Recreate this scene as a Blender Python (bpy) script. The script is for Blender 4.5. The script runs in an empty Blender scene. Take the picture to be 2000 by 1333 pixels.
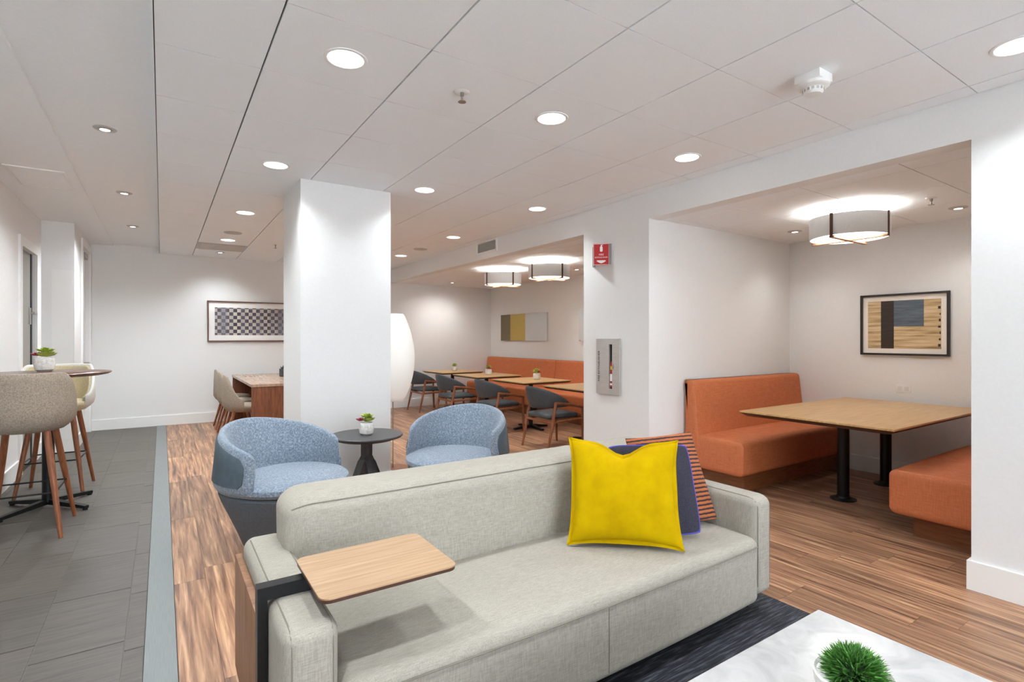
import bpy, bmesh, math, random
from mathutils import Vector, Matrix
R = math.radians
random.seed(11)
S = bpy.context.scene
COL = S.collection

# ------------------------------------------------------------------ camera, world, exposure
F, CY, CAMH = 1033.0, 661.0, 1.35
YAW = math.atan((1000 - 316) / F)
cam = bpy.data.objects.new('camera', bpy.data.cameras.new('camera'))
COL.objects.link(cam)
cam.location = (0, 0, CAMH)
cam.rotation_euler = (R(90), 0, -YAW)
cam.data.sensor_width = 36
cam.data.lens = F / 2000 * 36
cam.data.shift_y = -(666.5 - CY) / 2000
cam.data.clip_start = 0.02
S.camera = cam
W = bpy.data.worlds.new('world')
S.world = W
W.use_nodes = True
W.node_tree.nodes['Background'].inputs[0].default_value = (0.84, 0.92, 1.0, 1)
W.node_tree.nodes['Background'].inputs[1].default_value = 9.0
S.view_settings.view_transform = 'Standard'
S.view_settings.look = 'None'
S.view_settings.gamma = 1
S.view_settings.use_curve_mapping = False
S.view_settings.exposure = 0.17
S.cycles.max_bounces = 7
S.cycles.diffuse_bounces = 5
S.cycles.glossy_bounces = 3
S.cycles.adaptive_threshold = 0.2
S.cycles.adaptive_min_samples = 16
S.cycles.use_light_tree = False
S.cycles.caustics_reflective = False
S.cycles.caustics_refractive = False
DOWN_W, SPOT_W, PEND_DOWN, PEND_UP = 6.3, 6.0, 5.5, 8.0
DOWN_SPREAD = 125
HALL_W = 80.0
LAMP_COL = (0.90, 0.965, 1.0)
WARM_COL = (1.0, 0.985, 0.95)

# ------------------------------------------------------------------ materials
def lin(v):
    v /= 255.0
    return v / 12.92 if v <= 0.04045 else ((v + 0.055) / 1.055) ** 2.4
def C(r, g, b): return (lin(r), lin(g), lin(b), 1)
MATS = {}
def mat(name, col, rough=.5, metal=0, emit=None, estr=0, coat=0, sheen=0, alpha=1):
    m = bpy.data.materials.new(name); m.use_nodes = True
    b = m.node_tree.nodes['Principled BSDF']
    b.inputs['Base Color'].default_value = col
    b.inputs['Roughness'].default_value = rough
    b.inputs['Metallic'].default_value = metal
    b.inputs['Coat Weight'].default_value = coat
    b.inputs['Sheen Weight'].default_value = sheen
    if emit:
        b.inputs['Emission Color'].default_value = emit
        b.inputs['Emission Strength'].default_value = estr
    MATS[name] = m
    return m
def nd(m, t, **k):
    n = m.node_tree.nodes.new(t)
    for a, v in k.items(): setattr(n, a, v)
    return n
def lk(m, a, b): m.node_tree.links.new(a, b)
def coords(m, scale, rand=False):
    tc = nd(m, 'ShaderNodeTexCoord'); mp = nd(m, 'ShaderNodeMapping')
    mp.inputs['Scale'].default_value = scale
    lk(m, tc.outputs['Object'], mp.inputs['Vector'])
    if rand:
        oi = nd(m, 'ShaderNodeObjectInfo')
        gi = nd(m, 'ShaderNodeNewGeometry')
        ad = nd(m, 'ShaderNodeMath', operation='ADD')
        lk(m, oi.outputs['Random'], ad.inputs[0]); lk(m, gi.outputs['Random Per Island'], ad.inputs[1])
        fr = nd(m, 'ShaderNodeMath', operation='FRACT'); lk(m, ad.outputs[0], fr.inputs[0])
        ml = nd(m, 'ShaderNodeMath', operation='MULTIPLY'); lk(m, fr.outputs[0], ml.inputs[0]); ml.inputs[1].default_value = 37
        cb = nd(m, 'ShaderNodeCombineXYZ')
        for i in range(3): lk(m, ml.outputs[0], cb.inputs[i])
        va = nd(m, 'ShaderNodeVectorMath', operation='ADD')
        lk(m, mp.outputs[0], va.inputs[0]); lk(m, cb.outputs[0], va.inputs[1])
        return va.outputs[0], fr.outputs[0]
    return mp.outputs[0], None
def tex(name, stops, scale=(1, 1, 1), nscale=5, rough=.6, bump=0, detail=5, rand=0, coat=0, sheen=0, metal=0, dist=0, second=None, nrough=.55):
    """noise driven colour; stops = [(pos, colour)...]; second = mapping of a crossing noise (weaves)"""
    m = mat(name, stops[0][1], rough, metal, coat=coat, sheen=sheen)
    b = m.node_tree.nodes['Principled BSDF']
    v, rnd = coords(m, scale, rand > 0)
    n = nd(m, 'ShaderNodeTexNoise'); n.inputs['Scale'].default_value = nscale
    n.inputs['Detail'].default_value = detail; n.inputs['Distortion'].default_value = dist
    n.inputs['Roughness'].default_value = nrough
    lk(m, v, n.inputs['Vector'])
    fac = n.outputs['Fac']
    if second:
        v2, _ = coords(m, second)
        n2 = nd(m, 'ShaderNodeTexNoise'); n2.inputs['Scale'].default_value = nscale; n2.inputs['Detail'].default_value = detail
        lk(m, v2, n2.inputs['Vector'])
        av = nd(m, 'ShaderNodeMath', operation='ADD'); lk(m, fac, av.inputs[0]); lk(m, n2.outputs['Fac'], av.inputs[1])
        hf = nd(m, 'ShaderNodeMath', operation='MULTIPLY'); hf.inputs[1].default_value = .5; lk(m, av.outputs[0], hf.inputs[0])
        fac = hf.outputs[0]
    cr = nd(m, 'ShaderNodeValToRGB')
    while len(cr.color_ramp.elements) < len(stops): cr.color_ramp.elements.new(.5)
    for e, (p, c) in zip(cr.color_ramp.elements, stops): e.position = p; e.color = c
    lk(m, fac, cr.inputs['Fac'])
    out = cr.outputs['Color']
    if rand:
        hs = nd(m, 'ShaderNodeHueSaturation')
        mr = nd(m, 'ShaderNodeMapRange'); mr.inputs['To Min'].default_value = 1 - rand; mr.inputs['To Max'].default_value = 1 + rand
        lk(m, rnd, mr.inputs['Value']); lk(m, mr.outputs[0], hs.inputs['Value']); lk(m, out, hs.inputs['Color'])
        out = hs.outputs['Color']
    lk(m, out, b.inputs['Base Color'])
    if bump:
        bp = nd(m, 'ShaderNodeBump'); bp.inputs['Strength'].default_value = bump; bp.inputs['Distance'].default_value = .004
        lk(m, fac, bp.inputs['Height']); lk(m, bp.outputs[0], b.inputs['Normal'])
    return m

M_wall = tex('wall_paint', [(.3, C(231, 231, 230)), (.7, C(234, 234, 233))], nscale=60, rough=.65, bump=.03)
M_trim = mat('trim_paint', C(238, 238, 236), .4)
M_ceil = tex('ceiling_tile_white', [(.35, C(240, 243, 245)), (.65, C(244, 247, 249))], nscale=140, rough=.85, bump=.05)
M_plaster = tex('plaster_white', [(.3, C(241, 243, 244)), (.7, C(244, 246, 247))], nscale=40, rough=.8)
M_grid = mat('ceiling_grid', C(120, 118, 114), .6)
M_door = mat('door_grey', C(150, 147, 140), .5)
M_sub = mat('subfloor', C(58, 46, 38), .9)
M_grout = mat('grout', C(120, 116, 110), .9)
M_plank = tex('walnut_plank', [(.30, C(78, 53, 40)), (.44, C(136, 98, 74)), (.56, C(168, 127, 97)), (.70, C(208, 167, 131))], scale=(26, 1.1, 1), nscale=1.6, rough=.38, bump=.03, detail=7, rand=.26, dist=.5, nrough=.6)
M_tile = tex('slate_tile', [(.3, C(74, 69, 64)), (.7, C(98, 91, 84))], scale=(1, 14, 1), nscale=5, rough=.45, bump=.06, rand=.07, detail=8)
M_strip = tex('transition_metal', [(.3, C(118, 122, 122)), (.7, C(134, 138, 138))], scale=(120, 2, 1), nscale=4, rough=.45, metal=.25)
M_rug = tex('rug_charcoal', [(.32, C(20, 22, 27)), (.5, C(44, 47, 55)), (.7, C(98, 102, 112))], scale=(2.4, 30, 1), nscale=3.2, rough=.95, bump=.4, detail=9)
M_linen = tex('linen', [(.36, C(146, 140, 129)), (.62, C(172, 166, 155))], scale=(5, 60, 60), second=(60, 60, 5), nscale=6, rough=.92, bump=.08, detail=3)
M_seam = mat('linen_seam', C(128, 122, 111), .95)
M_felt = tex('blue_felt', [(.33, C(92, 104, 117)), (.52, C(126, 140, 156)), (.68, C(166, 177, 190))], nscale=95, rough=.95, bump=.25, sheen=.3, detail=4, nrough=.7)
M_shell = tex('blue_grey_leather', [(.3, C(62, 76, 86)), (.7, C(72, 87, 97))], nscale=30, rough=.5)
M_pot_body = tex('slate_upholstery', [(.3, C(88, 97, 107)), (.7, C(98, 108, 118))], nscale=60, rough=.75)
M_orange = tex('orange_upholstery', [(.36, C(188, 102, 60)), (.64, C(208, 124, 78))], scale=(1, 1, 12), second=(12, 12, 1), nscale=14, rough=.7, bump=.06)
M_toe = tex('toe_wood', [(.3, C(112, 66, 36)), (.7, C(150, 94, 54))], scale=(2, 2, 30), nscale=3, rough=.5)
M_oak = tex('table_oak', [(.3, C(182, 142, 90)), (.55, C(200, 161, 108)), (.75, C(214, 177, 126))], scale=(2, 26, 2), nscale=2.2, rough=.32, detail=6, dist=.4)
M_edge = mat('table_edge_brown', C(74, 44, 28), .45)
M_tablet = tex('tablet_oak', [(.3, C(162, 130, 98)), (.7, C(188, 156, 123))], scale=(1.5, 34, 2), nscale=2.4, rough=.4, detail=7, dist=.4)
M_walnut = tex('walnut', [(.3, C(96, 56, 36)), (.7, C(140, 86, 56))], scale=(10, 10, 1), nscale=5, rough=.42, detail=6, dist=.6)
M_panelwood = tex('sofa_panel_walnut', [(.3, C(112, 76, 52)), (.7, C(158, 114, 82))], scale=(6, 14, 1.2), nscale=3, rough=.45, detail=6, dist=.8)
M_leg = tex('leg_walnut', [(.3, C(112, 62, 36)), (.7, C(156, 94, 58))], scale=(20, 20, 1.5), nscale=3, rough=.4)
M_desk = tex('desk_top_wood', [(.3, C(150, 124, 106)), (.7, C(180, 152, 132))], scale=(14, 1, 1), nscale=3, rough=.25, detail=6)
M_darkwood = tex('bar_top_walnut', [(.3, C(74, 44, 32)), (.7, C(116, 74, 54))], scale=(2, 20, 2), nscale=3, rough=.25)
M_taupe = tex('taupe_fabric', [(.35, C(136, 123, 109)), (.65, C(168, 154, 139))], nscale=120, rough=.95, bump=.2)
M_cream = tex('cream_fabric', [(.35, C(196, 182, 148)), (.65, C(216, 204, 172))], nscale=120, rough=.95, bump=.2)
M_charcoal = tex('charcoal_vinyl', [(.3, C(56, 61, 66)), (.7, C(72, 78, 84))], nscale=80, rough=.5)
M_black = mat('black_metal', C(22, 23, 24), .42, .3)
M_blackbar = mat('black_steel', C(30, 31, 33), .35, .5)
M_ash = tex('ebonised_ash', [(.3, C(58, 57, 58)), (.7, C(84, 83, 85))], scale=(4, 30, 4), nscale=4, rough=.45)
M_marble = tex('white_quartz', [(.3, C(166, 166, 165)), (.5, C(180, 180, 179)), (.62, C(188, 188, 187))], nscale=7, rough=.16, detail=10, dist=1.5)
M_pot = tex('pot_white', [(.35, C(208, 206, 200)), (.65, C(236, 234, 230))], nscale=70, rough=.7, bump=.8)
M_green = tex('succulent_green', [(.3, C(130, 154, 44)), (.7, C(190, 204, 96))], nscale=30, rough=.5)
M_red = tex('succulent_red', [(.3, C(140, 30, 56)), (.7, C(178, 58, 80))], nscale=30, rough=.5)
M_grass = tex('grass_green', [(.3, C(44, 84, 32)), (.55, C(80, 138, 54)), (.75, C(140, 186, 92))], nscale=40, rough=.6, rand=.45)
M_yellow = tex('yellow_velvet', [(.3, C(172, 139, 0)), (.7, C(194, 161, 0))], nscale=9, rough=.95, bump=.1)
M_yellow.node_tree.nodes['Principled BSDF'].inputs['Specular IOR Level'].default_value = .08
M_navy = tex('navy_fabric', [(.35, C(40, 38, 50)), (.65, C(54, 52, 66))], nscale=160, rough=.95, bump=.2)
M_piping = mat('violet_piping', C(74, 70, 172), .8)
M_steel = tex('brushed_steel', [(.3, C(186, 185, 182)), (.7, C(212, 211, 208))], scale=(1, 1, 60), nscale=6, rough=.38, metal=.6)
M_chrome = mat('nickel', C(170, 166, 160), .3, .9)
M_plastic = mat('white_plastic', C(236, 235, 232), .45)
M_vent = mat('vent_grey', C(186, 184, 180), .5)
M_darkslot = mat('dark_void', C(38, 38, 38), .9)
M_lens = mat('lamp_lens', C(250, 248, 244), .4, emit=(1, .97, .93, 1), estr=6)
M_diff = mat('pendant_diffuser', C(250, 245, 238), .5, emit=(1, .95, .88, 1), estr=2.2)
M_shade = tex('pendant_fabric', [(.3, C(214, 213, 211)), (.7, C(224, 223, 221))], nscale=120, rough=.9)
M_strap = mat('strap_brown', C(76, 46, 32), .5)
M_crossbar = mat('pendant_cross_tan', C(186, 136, 100), .5)  # plain tan of the bars crossing under the pendant drum
M_paper = tex('lantern_paper', [(.3, C(240, 239, 234)), (.7, C(246, 245, 241))], nscale=30, rough=.8)
bp = M_paper.node_tree.nodes['Principled BSDF']; bp.inputs['Emission Color'].default_value = (1, .985, .95, 1); bp.inputs['Emission Strength'].default_value = .13
M_red_sign = mat('sign_red', C(190, 34, 36), .45)
M_white_sign = mat('sign_white', C(244, 244, 242), .5)
M_silverframe = mat('sign_edge_grey', C(150, 150, 150), .5)
M_frame_black = mat('frame_black', C(36, 32, 29), .45)
M_frame_brown = mat('frame_brown', C(108, 78, 66), .5)
M_mat = mat('mat_board', C(240, 234, 226), .85)
M_print_tan = tex('print_tan', [(.3, C(140, 112, 74)), (.45, C(196, 168, 124)), (.65, C(222, 200, 162))], scale=(1, 1.2, 18), nscale=2.4, rough=.7, detail=8)
M_print_dark = tex('print_umber', [(.3, C(48, 38, 33)), (.7, C(60, 49, 43))], scale=(1, 2, 14), nscale=4, rough=.7)
M_print_blue = tex('print_slate_blue', [(.3, C(72, 84, 96)), (.7, C(104, 116, 126))], scale=(1, 1.5, 16), nscale=3, rough=.7)
M_bronze = mat('panel_bronze', C(116, 104, 78), .35, .35)
M_gold = mat('panel_gold', C(190, 166, 84), .35, .35)
M_silver = mat('panel_silver', C(205, 206, 206), .32, .6)
M_pale_panel = mat('panel_pale', C(216, 218, 220), .4, .2)

# striped cushion
M_stripe = mat('rust_stripe', C(170, 92, 58), .95)
def _stripe(m):
    b = m.node_tree.nodes['Principled BSDF']
    tc = nd(m, 'ShaderNodeTexCoord'); sp = nd(m, 'ShaderNodeSeparateXYZ'); lk(m, tc.outputs['Object'], sp.inputs[0])
    nz = nd(m, 'ShaderNodeTexNoise'); nz.inputs['Scale'].default_value = 60; lk(m, tc.outputs['Object'], nz.inputs['Vector'])
    a = nd(m, 'ShaderNodeMath', operation='MULTIPLY_ADD'); lk(m, nz.outputs['Fac'], a.inputs[0]); a.inputs[1].default_value = .006; lk(m, sp.outputs['Z'], a.inputs[2])
    mu = nd(m, 'ShaderNodeMath', operation='MULTIPLY'); mu.inputs[1].default_value = 2 * math.pi / .021; lk(m, a.outputs[0], mu.inputs[0])
    si = nd(m, 'ShaderNodeMath', operation='SINE'); lk(m, mu.outputs[0], si.inputs[0])
    cr = nd(m, 'ShaderNodeValToRGB'); cr.color_ramp.elements[0].position = .28; cr.color_ramp.elements[1].position = .5
    cr.color_ramp.elements[0].color = C(52, 40, 44); cr.color_ramp.elements[1].color = C(172, 98, 56)
    h = nd(m, 'ShaderNodeMath', operation='MULTIPLY_ADD'); h.inputs[1].default_value = .5; h.inputs[2].default_value = .5; lk(m, si.outputs[0], h.inputs[0])
    lk(m, h.outputs[0], cr.inputs['Fac']); lk(m, cr.outputs['Color'], b.inputs['Base Color'])
    bu = nd(m, 'ShaderNodeBump'); bu.inputs['Strength'].default_value = .5; bu.inputs['Distance'].default_value = .004
    lk(m, h.outputs[0], bu.inputs['Height']); lk(m, bu.outputs[0], b.inputs['Normal'])
_stripe(M_stripe)
# chequer print
M_check = mat('chequer_print', C(120, 120, 130), .7)
def _check(m):
    b = m.node_tree.nodes['Principled BSDF']
    tc = nd(m, 'ShaderNodeTexCoord'); mp = nd(m, 'ShaderNodeMapping'); lk(m, tc.outputs['Object'], mp.inputs[0])
    mp.inputs['Location'].default_value = (0, .5, .02)
    ck = nd(m, 'ShaderNodeTexChecker'); ck.inputs['Scale'].default_value = 17.5; lk(m, mp.outputs[0], ck.inputs['Vector'])
    ck.inputs['Color1'].default_value = C(216, 206, 194); ck.inputs['Color2'].default_value = C(58, 58, 70)
    nz = nd(m, 'ShaderNodeTexNoise'); nz.inputs['Scale'].default_value = 3.2
    mp2 = nd(m, 'ShaderNodeMapping'); mp2.inputs['Scale'].default_value = (1.4, 1, .05); lk(m, tc.outputs['Object'], mp2.inputs[0]); lk(m, mp2.outputs[0], nz.inputs['Vector'])
    cr = nd(m, 'ShaderNodeValToRGB'); cr.color_ramp.elements[0].position = .42; cr.color_ramp.elements[1].position = .62
    cr.color_ramp.elements[0].color = (.08, .08, .08, 1); cr.color_ramp.elements[1].color = (.75, .75, .75, 1); lk(m, nz.outputs['Fac'], cr.inputs['Fac'])
    mx = nd(m, 'ShaderNodeMixRGB'); lk(m, cr.outputs[0], mx.inputs['Fac']); lk(m, ck.outputs[0], mx.inputs['Color1']); mx.inputs['Color2'].default_value = C(120, 120, 134)
    lk(m, mx.outputs[0], b.inputs['Base Color'])
_check(M_check)

# ------------------------------------------------------------------ geometry helpers
def box(bm, x0, x1, y0, y1, z0, z1):
    v = [bm.verts.new(p) for p in ((x0, y0, z0), (x1, y0, z0), (x1, y1, z0), (x0, y1, z0), (x0, y0, z1), (x1, y0, z1), (x1, y1, z1), (x0, y1, z1))]
    for f in ((0, 3, 2, 1), (4, 5, 6, 7), (0, 1, 5, 4), (1, 2, 6, 5), (2, 3, 7, 6), (3, 0, 4, 7)): bm.faces.new([v[i] for i in f])
    return bm
def bxm(*a, bev=0, seg=2):
    bm = box(bmesh.new(), *a)
    if bev: bmesh.ops.bevel(bm, geom=list(bm.edges), offset=bev, segments=seg, profile=.5, affect='EDGES')
    return bm
def loft(bm, loops, caps=True, close=False):
    rows = [[bm.verts.new(p) for p in l] for l in loops]
    n = len(rows[0]); rng = range(len(rows) if close else len(rows) - 1)
    for i in rng:
        a, b = rows[i], rows[(i + 1) % len(rows)]
        for j in range(n):
            bm.faces.new((a[j], a[(j + 1) % n], b[(j + 1) % n], b[j]))
    if caps and not close:
        bm.faces.new(rows[0][::-1]); bm.faces.new(rows[-1])
    bmesh.ops.recalc_face_normals(bm, faces=list(bm.faces))
    return bm
def lathe(bm, prof, n=32, c=(0, 0, 0), ring=False):
    loops = [[(c[0] + r * math.cos(2 * math.pi * k / n), c[1] + r * math.sin(2 * math.pi * k / n), c[2] + z) for k in range(n)] for r, z in prof]
    return loft(bm, loops, close=ring)
def tube(bm, pts, rad, n=10, close=False):
    pts = [Vector(p) for p in pts]
    if not hasattr(rad, '__len__'): rad = [rad] * len(pts)
    N = len(pts); loops = []; up = None
    for i, p in enumerate(pts):
        if close: t = (pts[(i + 1) % N] - pts[i - 1]).normalized()
        else: t = (pts[min(i + 1, N - 1)] - pts[max(i - 1, 0)]).normalized()
        if up is None:
            up = Vector((0, 0, 1)) if abs(t.z) < .9 else Vector((1, 0, 0))
        up = (up - t * up.dot(t)).normalized()
        s = t.cross(up)
        loops.append([p + (up * math.cos(2 * math.pi * k / n) + s * math.sin(2 * math.pi * k / n)) * rad[i] for k in range(n)])
    return loft(bm, loops, close=close)
def prism(bm, poly, z0, z1):
    return loft(bm, [[(x, y, z0) for x, y in poly], [(x, y, z1) for x, y in poly]])
def rrect(x0, x1, y0, y1, r, n=6):
    out = []
    for cx, cy, a0 in ((x1 - r, y0 + r, -90), (x1 - r, y1 - r, 0), (x0 + r, y1 - r, 90), (x0 + r, y0 + r, 180)):
        for k in range(n + 1):
            a = R(a0 + 90 * k / n); out.append((cx + r * math.cos(a), cy + r * math.sin(a)))
    return out
def softbox(x0, x1, y0, y1, z0, z1, r, n=(10, 6, 6), fn=None, ns=5):
    """box with rolled edges on a dense grid; fn(p) deforms"""
    c = Vector(((x0 + x1) / 2, (y0 + y1) / 2, (z0 + z1) / 2)); h = Vector(((x1 - x0) / 2, (y1 - y0) / 2, (z1 - z0) / 2))
    rr = r if hasattr(r, '__len__') else (r, r, r)
    ax = []
    for i in range(3):
        q = min(rr[i], h[i] * .999)
        e = [-h[i] + q * (1 - math.tan(math.pi / 4 * (1 - k / ns))) for k in range(ns)]
        m = [-h[i] + q + (2 * h[i] - 2 * q) * k / n[i] for k in range(n[i] + 1)]
        ax.append(e + m + [-v for v in e[::-1]])
    bm = bmesh.new(); cache = {}
    def vert(i, j, k):
        key = (i, j, k)
        if key not in cache:
            q = Vector((ax[0][i], ax[1][j], ax[2][k]))
            inn = Vector([max(-(h[t] - min(rr[t], h[t] * .999)), min(h[t] - min(rr[t], h[t] * .999), q[t])) for t in range(3)])
            d = Vector([(q[t] - inn[t]) / rr[t] for t in range(3)])
            if d.length > 1e-9: d.normalize()
            p = inn + Vector([d[t] * min(rr[t], h[t] * .999) for t in range(3)]) + c
            if fn: p = fn(p)
            cache[key] = bm.verts.new(p)
        return cache[key]
    N = [len(a) for a in ax]
    for (a, b, o) in ((0, 1, 2), (1, 2, 0), (2, 0, 1)):
        for side in (0, N[o] - 1):
            for i in range(N[a] - 1):
                for j in range(N[b] - 1):
                    def g(ii, jj):
                        t = [0, 0, 0]; t[a] = ii; t[b] = jj; t[o] = side
                        return vert(*t)
                    f = [g(i, j), g(i + 1, j), g(i + 1, j + 1), g(i, j + 1)]
                    bm.faces.new(f if side else f[::-1])
    bmesh.ops.recalc_face_normals(bm, faces=list(bm.faces))
    return bm
def mesh(name, bm, m, smooth=38):
    me = bpy.data.meshes.new(name); bm.to_mesh(me); bm.free()
    if m: me.materials.append(m)
    if smooth:
        me.polygons.foreach_set('use_smooth', [True] * len(me.polygons))
        me.set_sharp_from_angle(angle=R(smooth))
    return me
def link(name, me, parent=None, loc=(0, 0, 0), rz=0):
    o = bpy.data.objects.new(name, me); COL.objects.link(o)
    o.parent = parent; o.location = loc; o.rotation_euler = (0, 0, rz)
    return o
def part(name, bm, m, parent, loc=(0, 0, 0), rz=0, smooth=38, label=None):
    o = link(name, mesh(name, bm, m, smooth), parent, loc, rz)
    if label: o['label'] = label
    return o
def wpart(name, bm, m, parent, smooth=38, label=None):
    """part modelled in world coordinates under an unrotated thing"""
    p = parent; off = Vector((0, 0, 0))
    while p: off += p.location; p = p.parent
    bmesh.ops.translate(bm, verts=list(bm.verts), vec=-off)
    return part(name, bm, m, parent, smooth=smooth, label=label)
def thing(name, label, cat, loc=(0, 0, 0), rz=0, group=None):
    o = link(name, None, None, loc, rz); tag(o, label, cat, group)
    return o
def tag(o, label, cat, group=None):
    o['label'] = label; o['category'] = cat
    if group: o['group'] = group
    return o
def struct(name, bm, m, parent=None, smooth=0, label=None):
    o = link(name, mesh(name, bm, m, smooth), parent)
    if not parent: o['kind'] = 'structure'
    if label: o['label'] = label
    return o
def copy_tree(o, parent=None):
    c = o.copy(); COL.objects.link(c); c.parent = parent
    for ch in list(o.children): copy_tree(ch, c)
    return c
def dup(o, loc, rz, label):
    c = copy_tree(o); c.location = loc; c.rotation_euler = (0, 0, rz); c['label'] = label
    return c
def face(fx, fy): return math.atan2(-fx, fy)     # local +Y turned to (fx, fy)
def lamp(name, kind, parent, loc, power, size=.1, rot=(0, 0, 0), col=LAMP_COL, spread=None, angle=None, blend=.5):
    l = bpy.data.lights.new(name, kind); l.energy = power; l.color = col
    if kind == 'AREA':
        l.shape = 'DISK'; l.size = size
        if spread: l.spread = R(spread)
    else: l.shadow_soft_size = size
    if kind == 'SPOT': l.spot_size = R(angle); l.spot_blend = blend
    o = bpy.data.objects.new(name, l); COL.objects.link(o); o.parent = parent; o.location = loc; o.rotation_euler = rot
    return o
def text_bm(s, size, align='CENTER', ext=.0006):
    cu = bpy.data.curves.new('t', 'FONT'); cu.body = s; cu.size = size; cu.align_x = align; cu.align_y = 'CENTER'; cu.extrude = ext; cu.resolution_u = 2
    o = bpy.data.objects.new('t', cu); COL.objects.link(o)
    bpy.context.view_layer.update()
    me = bpy.data.meshes.new_from_object(o.evaluated_get(bpy.context.evaluated_depsgraph_get()))
    bm = bmesh.new(); bm.from_mesh(me)
    bpy.data.objects.remove(o); bpy.data.curves.remove(cu); bpy.data.meshes.remove(me)
    return bm
def frame_bm(axis, a0, a1, z0, z1, w, d0, d1):
    bm = bmesh.new()
    def b(p0, p1, q0, q1):
        if axis == 'x': box(bm, d0, d1, p0, p1, q0, q1)
        else: box(bm, p0, p1, d0, d1, q0, q1)
    b(a0, a1, z0, z0 + w); b(a0, a1, z1 - w, z1); b(a0, a0 + w, z0 + w, z1 - w); b(a1 - w, a1, z0 + w, z1 - w)
    return bm
def xf(bm, M): bmesh.ops.transform(bm, matrix=M, verts=list(bm.verts)); return bm

# ------------------------------------------------------------------ room shell
XW, XB, YF, XL, YN = 3.63, 5.94, 9.8, -1.17, -3.6      # right wall face, niche back wall, far wall, left wall, wall behind
ZC, ZN, ZP = 2.657, 2.42, 2.745                        # tile ceiling, niche ceiling, plaster ceiling
JR = .955
JB0, JB1, JD = 1.008, 3.265, 4.142                     # booth jambs, dining jamb
PX = -.87; PY = 8.15                                   # projecting pier on the left
ZT = 2.95

floor = struct('floor', bxm(-1.6, 6.2, YN - .2, YF + .2, -.12, -.012), M_sub, label='walnut plank floor with a strip of grey tile')
bm = bmesh.new(); box(bm, XW, XW + .14, YN, JB0, 0, ZT); box(bm, XW + .14, 6.2, YN, JR, 0, ZT); box(bm, XW, XB + .01, JB1, JD, 0, ZT)
box(bm, XW, XW + .14, JB0, JB1, ZN, ZT); box(bm, XW, XW + .14, JD, YF, ZN, ZT)
wall_right = struct('wall_right', bm, M_wall)
struct('wall_niche', bxm(XB, 6.2, JR, YF, 0, ZT), M_wall)
struct('wall_far', bxm(-1.6, 6.2, YF, YF + .2, 0, ZT), M_wall)
bm = bmesh.new(); WX0, WX1, WZ0, WZ1 = -.9, 3.4, .25, 2.55      # unseen window band, added to bring cool daylight from behind the camera
box(bm, -1.6, WX0, YN - .2, YN, 0, ZT); box(bm, WX1, 6.2, YN - .2, YN, 0, ZT); box(bm, WX0, WX1, YN - .2, YN, 0, WZ0); box(bm, WX0, WX1, YN - .2, YN, WZ1, ZT)
struct('wall_near', bm, M_wall)
M_pane = bpy.data.materials.new('window_glass'); M_pane.use_nodes = True
_n = M_pane.node_tree.nodes; _n.remove(_n['Principled BSDF'])
_mx = nd(M_pane, 'ShaderNodeMixShader'); _fr = nd(M_pane, 'ShaderNodeFresnel'); _tr = nd(M_pane, 'ShaderNodeBsdfTransparent'); _gl = nd(M_pane, 'ShaderNodeBsdfGlossy'); _gl.inputs['Roughness'].default_value = .02
lk(M_pane, _fr.outputs[0], _mx.inputs[0]); lk(M_pane, _tr.outputs[0], _mx.inputs[1]); lk(M_pane, _gl.outputs[0], _mx.inputs[2]); lk(M_pane, _mx.outputs[0], _n['Material Output'].inputs['Surface'])
win = struct('added_window_1', frame_bm('y', WX0, WX1, WZ0, WZ1, .05, YN - .12, YN - .05), M_trim, label='wide unseen window added behind the camera for daylight')
_k = 4; _w = (WX1 - WX0) / _k
for i in range(_k):
    struct('pane', bxm(WX0 + i * _w + .03, WX0 + (i + 1) * _w - .03, YN - .09, YN - .084, WZ0 + .03, WZ1 - .03), M_pane, win)
    if i: struct('mullion', bxm(WX0 + i * _w - .03, WX0 + i * _w + .03, YN - .12, YN - .05, WZ0 + .05, WZ1 - .05), M_trim, win)
_pl = bpy.data.lights.new('window_portal', 'AREA'); _pl.shape = 'RECTANGLE'; _pl.size = WX1 - WX0; _pl.size_y = WZ1 - WZ0; _pl.cycles.is_portal = True
_po = bpy.data.objects.new('window_portal', _pl); COL.objects.link(_po); _po.location = ((WX0 + WX1) / 2, YN - .04, (WZ0 + WZ1) / 2); _po.rotation_euler = (R(90), 0, 0)
D0, D1, DZ = 7.06, 7.80, 2.27
E0, E1, EZ = 8.86, 9.70, 2.56
bm = bmesh.new(); box(bm, XL - .3, XL, YN, D0, 0, ZT); box(bm, XL - .3, XL, D0, D1, DZ, ZT); box(bm, XL - .3, XL, D1, PY, 0, ZT)
box(bm, XL - .3, PX, PY, E0, 0, ZT); box(bm, XL - .3, PX, E0, E1, EZ, ZT); box(bm, XL - .3, PX, E1, YF, 0, ZT); box(bm, XL - .3, PX - .15, E0, E1, 0, EZ); box(bm, XL - .3, XL - .16, D0, D1, 0, DZ)
struct('wall_left', bm, M_wall)
part_panel = struct('trim_3', bxm(-1.075, -.885, PY - .006, PY, .16, 2.16), M_trim)
pillar = struct('pillar', bxm(.945, 1.712, 4.557, 5.275, 0, ZC + .01), M_wall)
pillar['label'] = 'square white pillar behind the blue armchairs'
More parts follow.
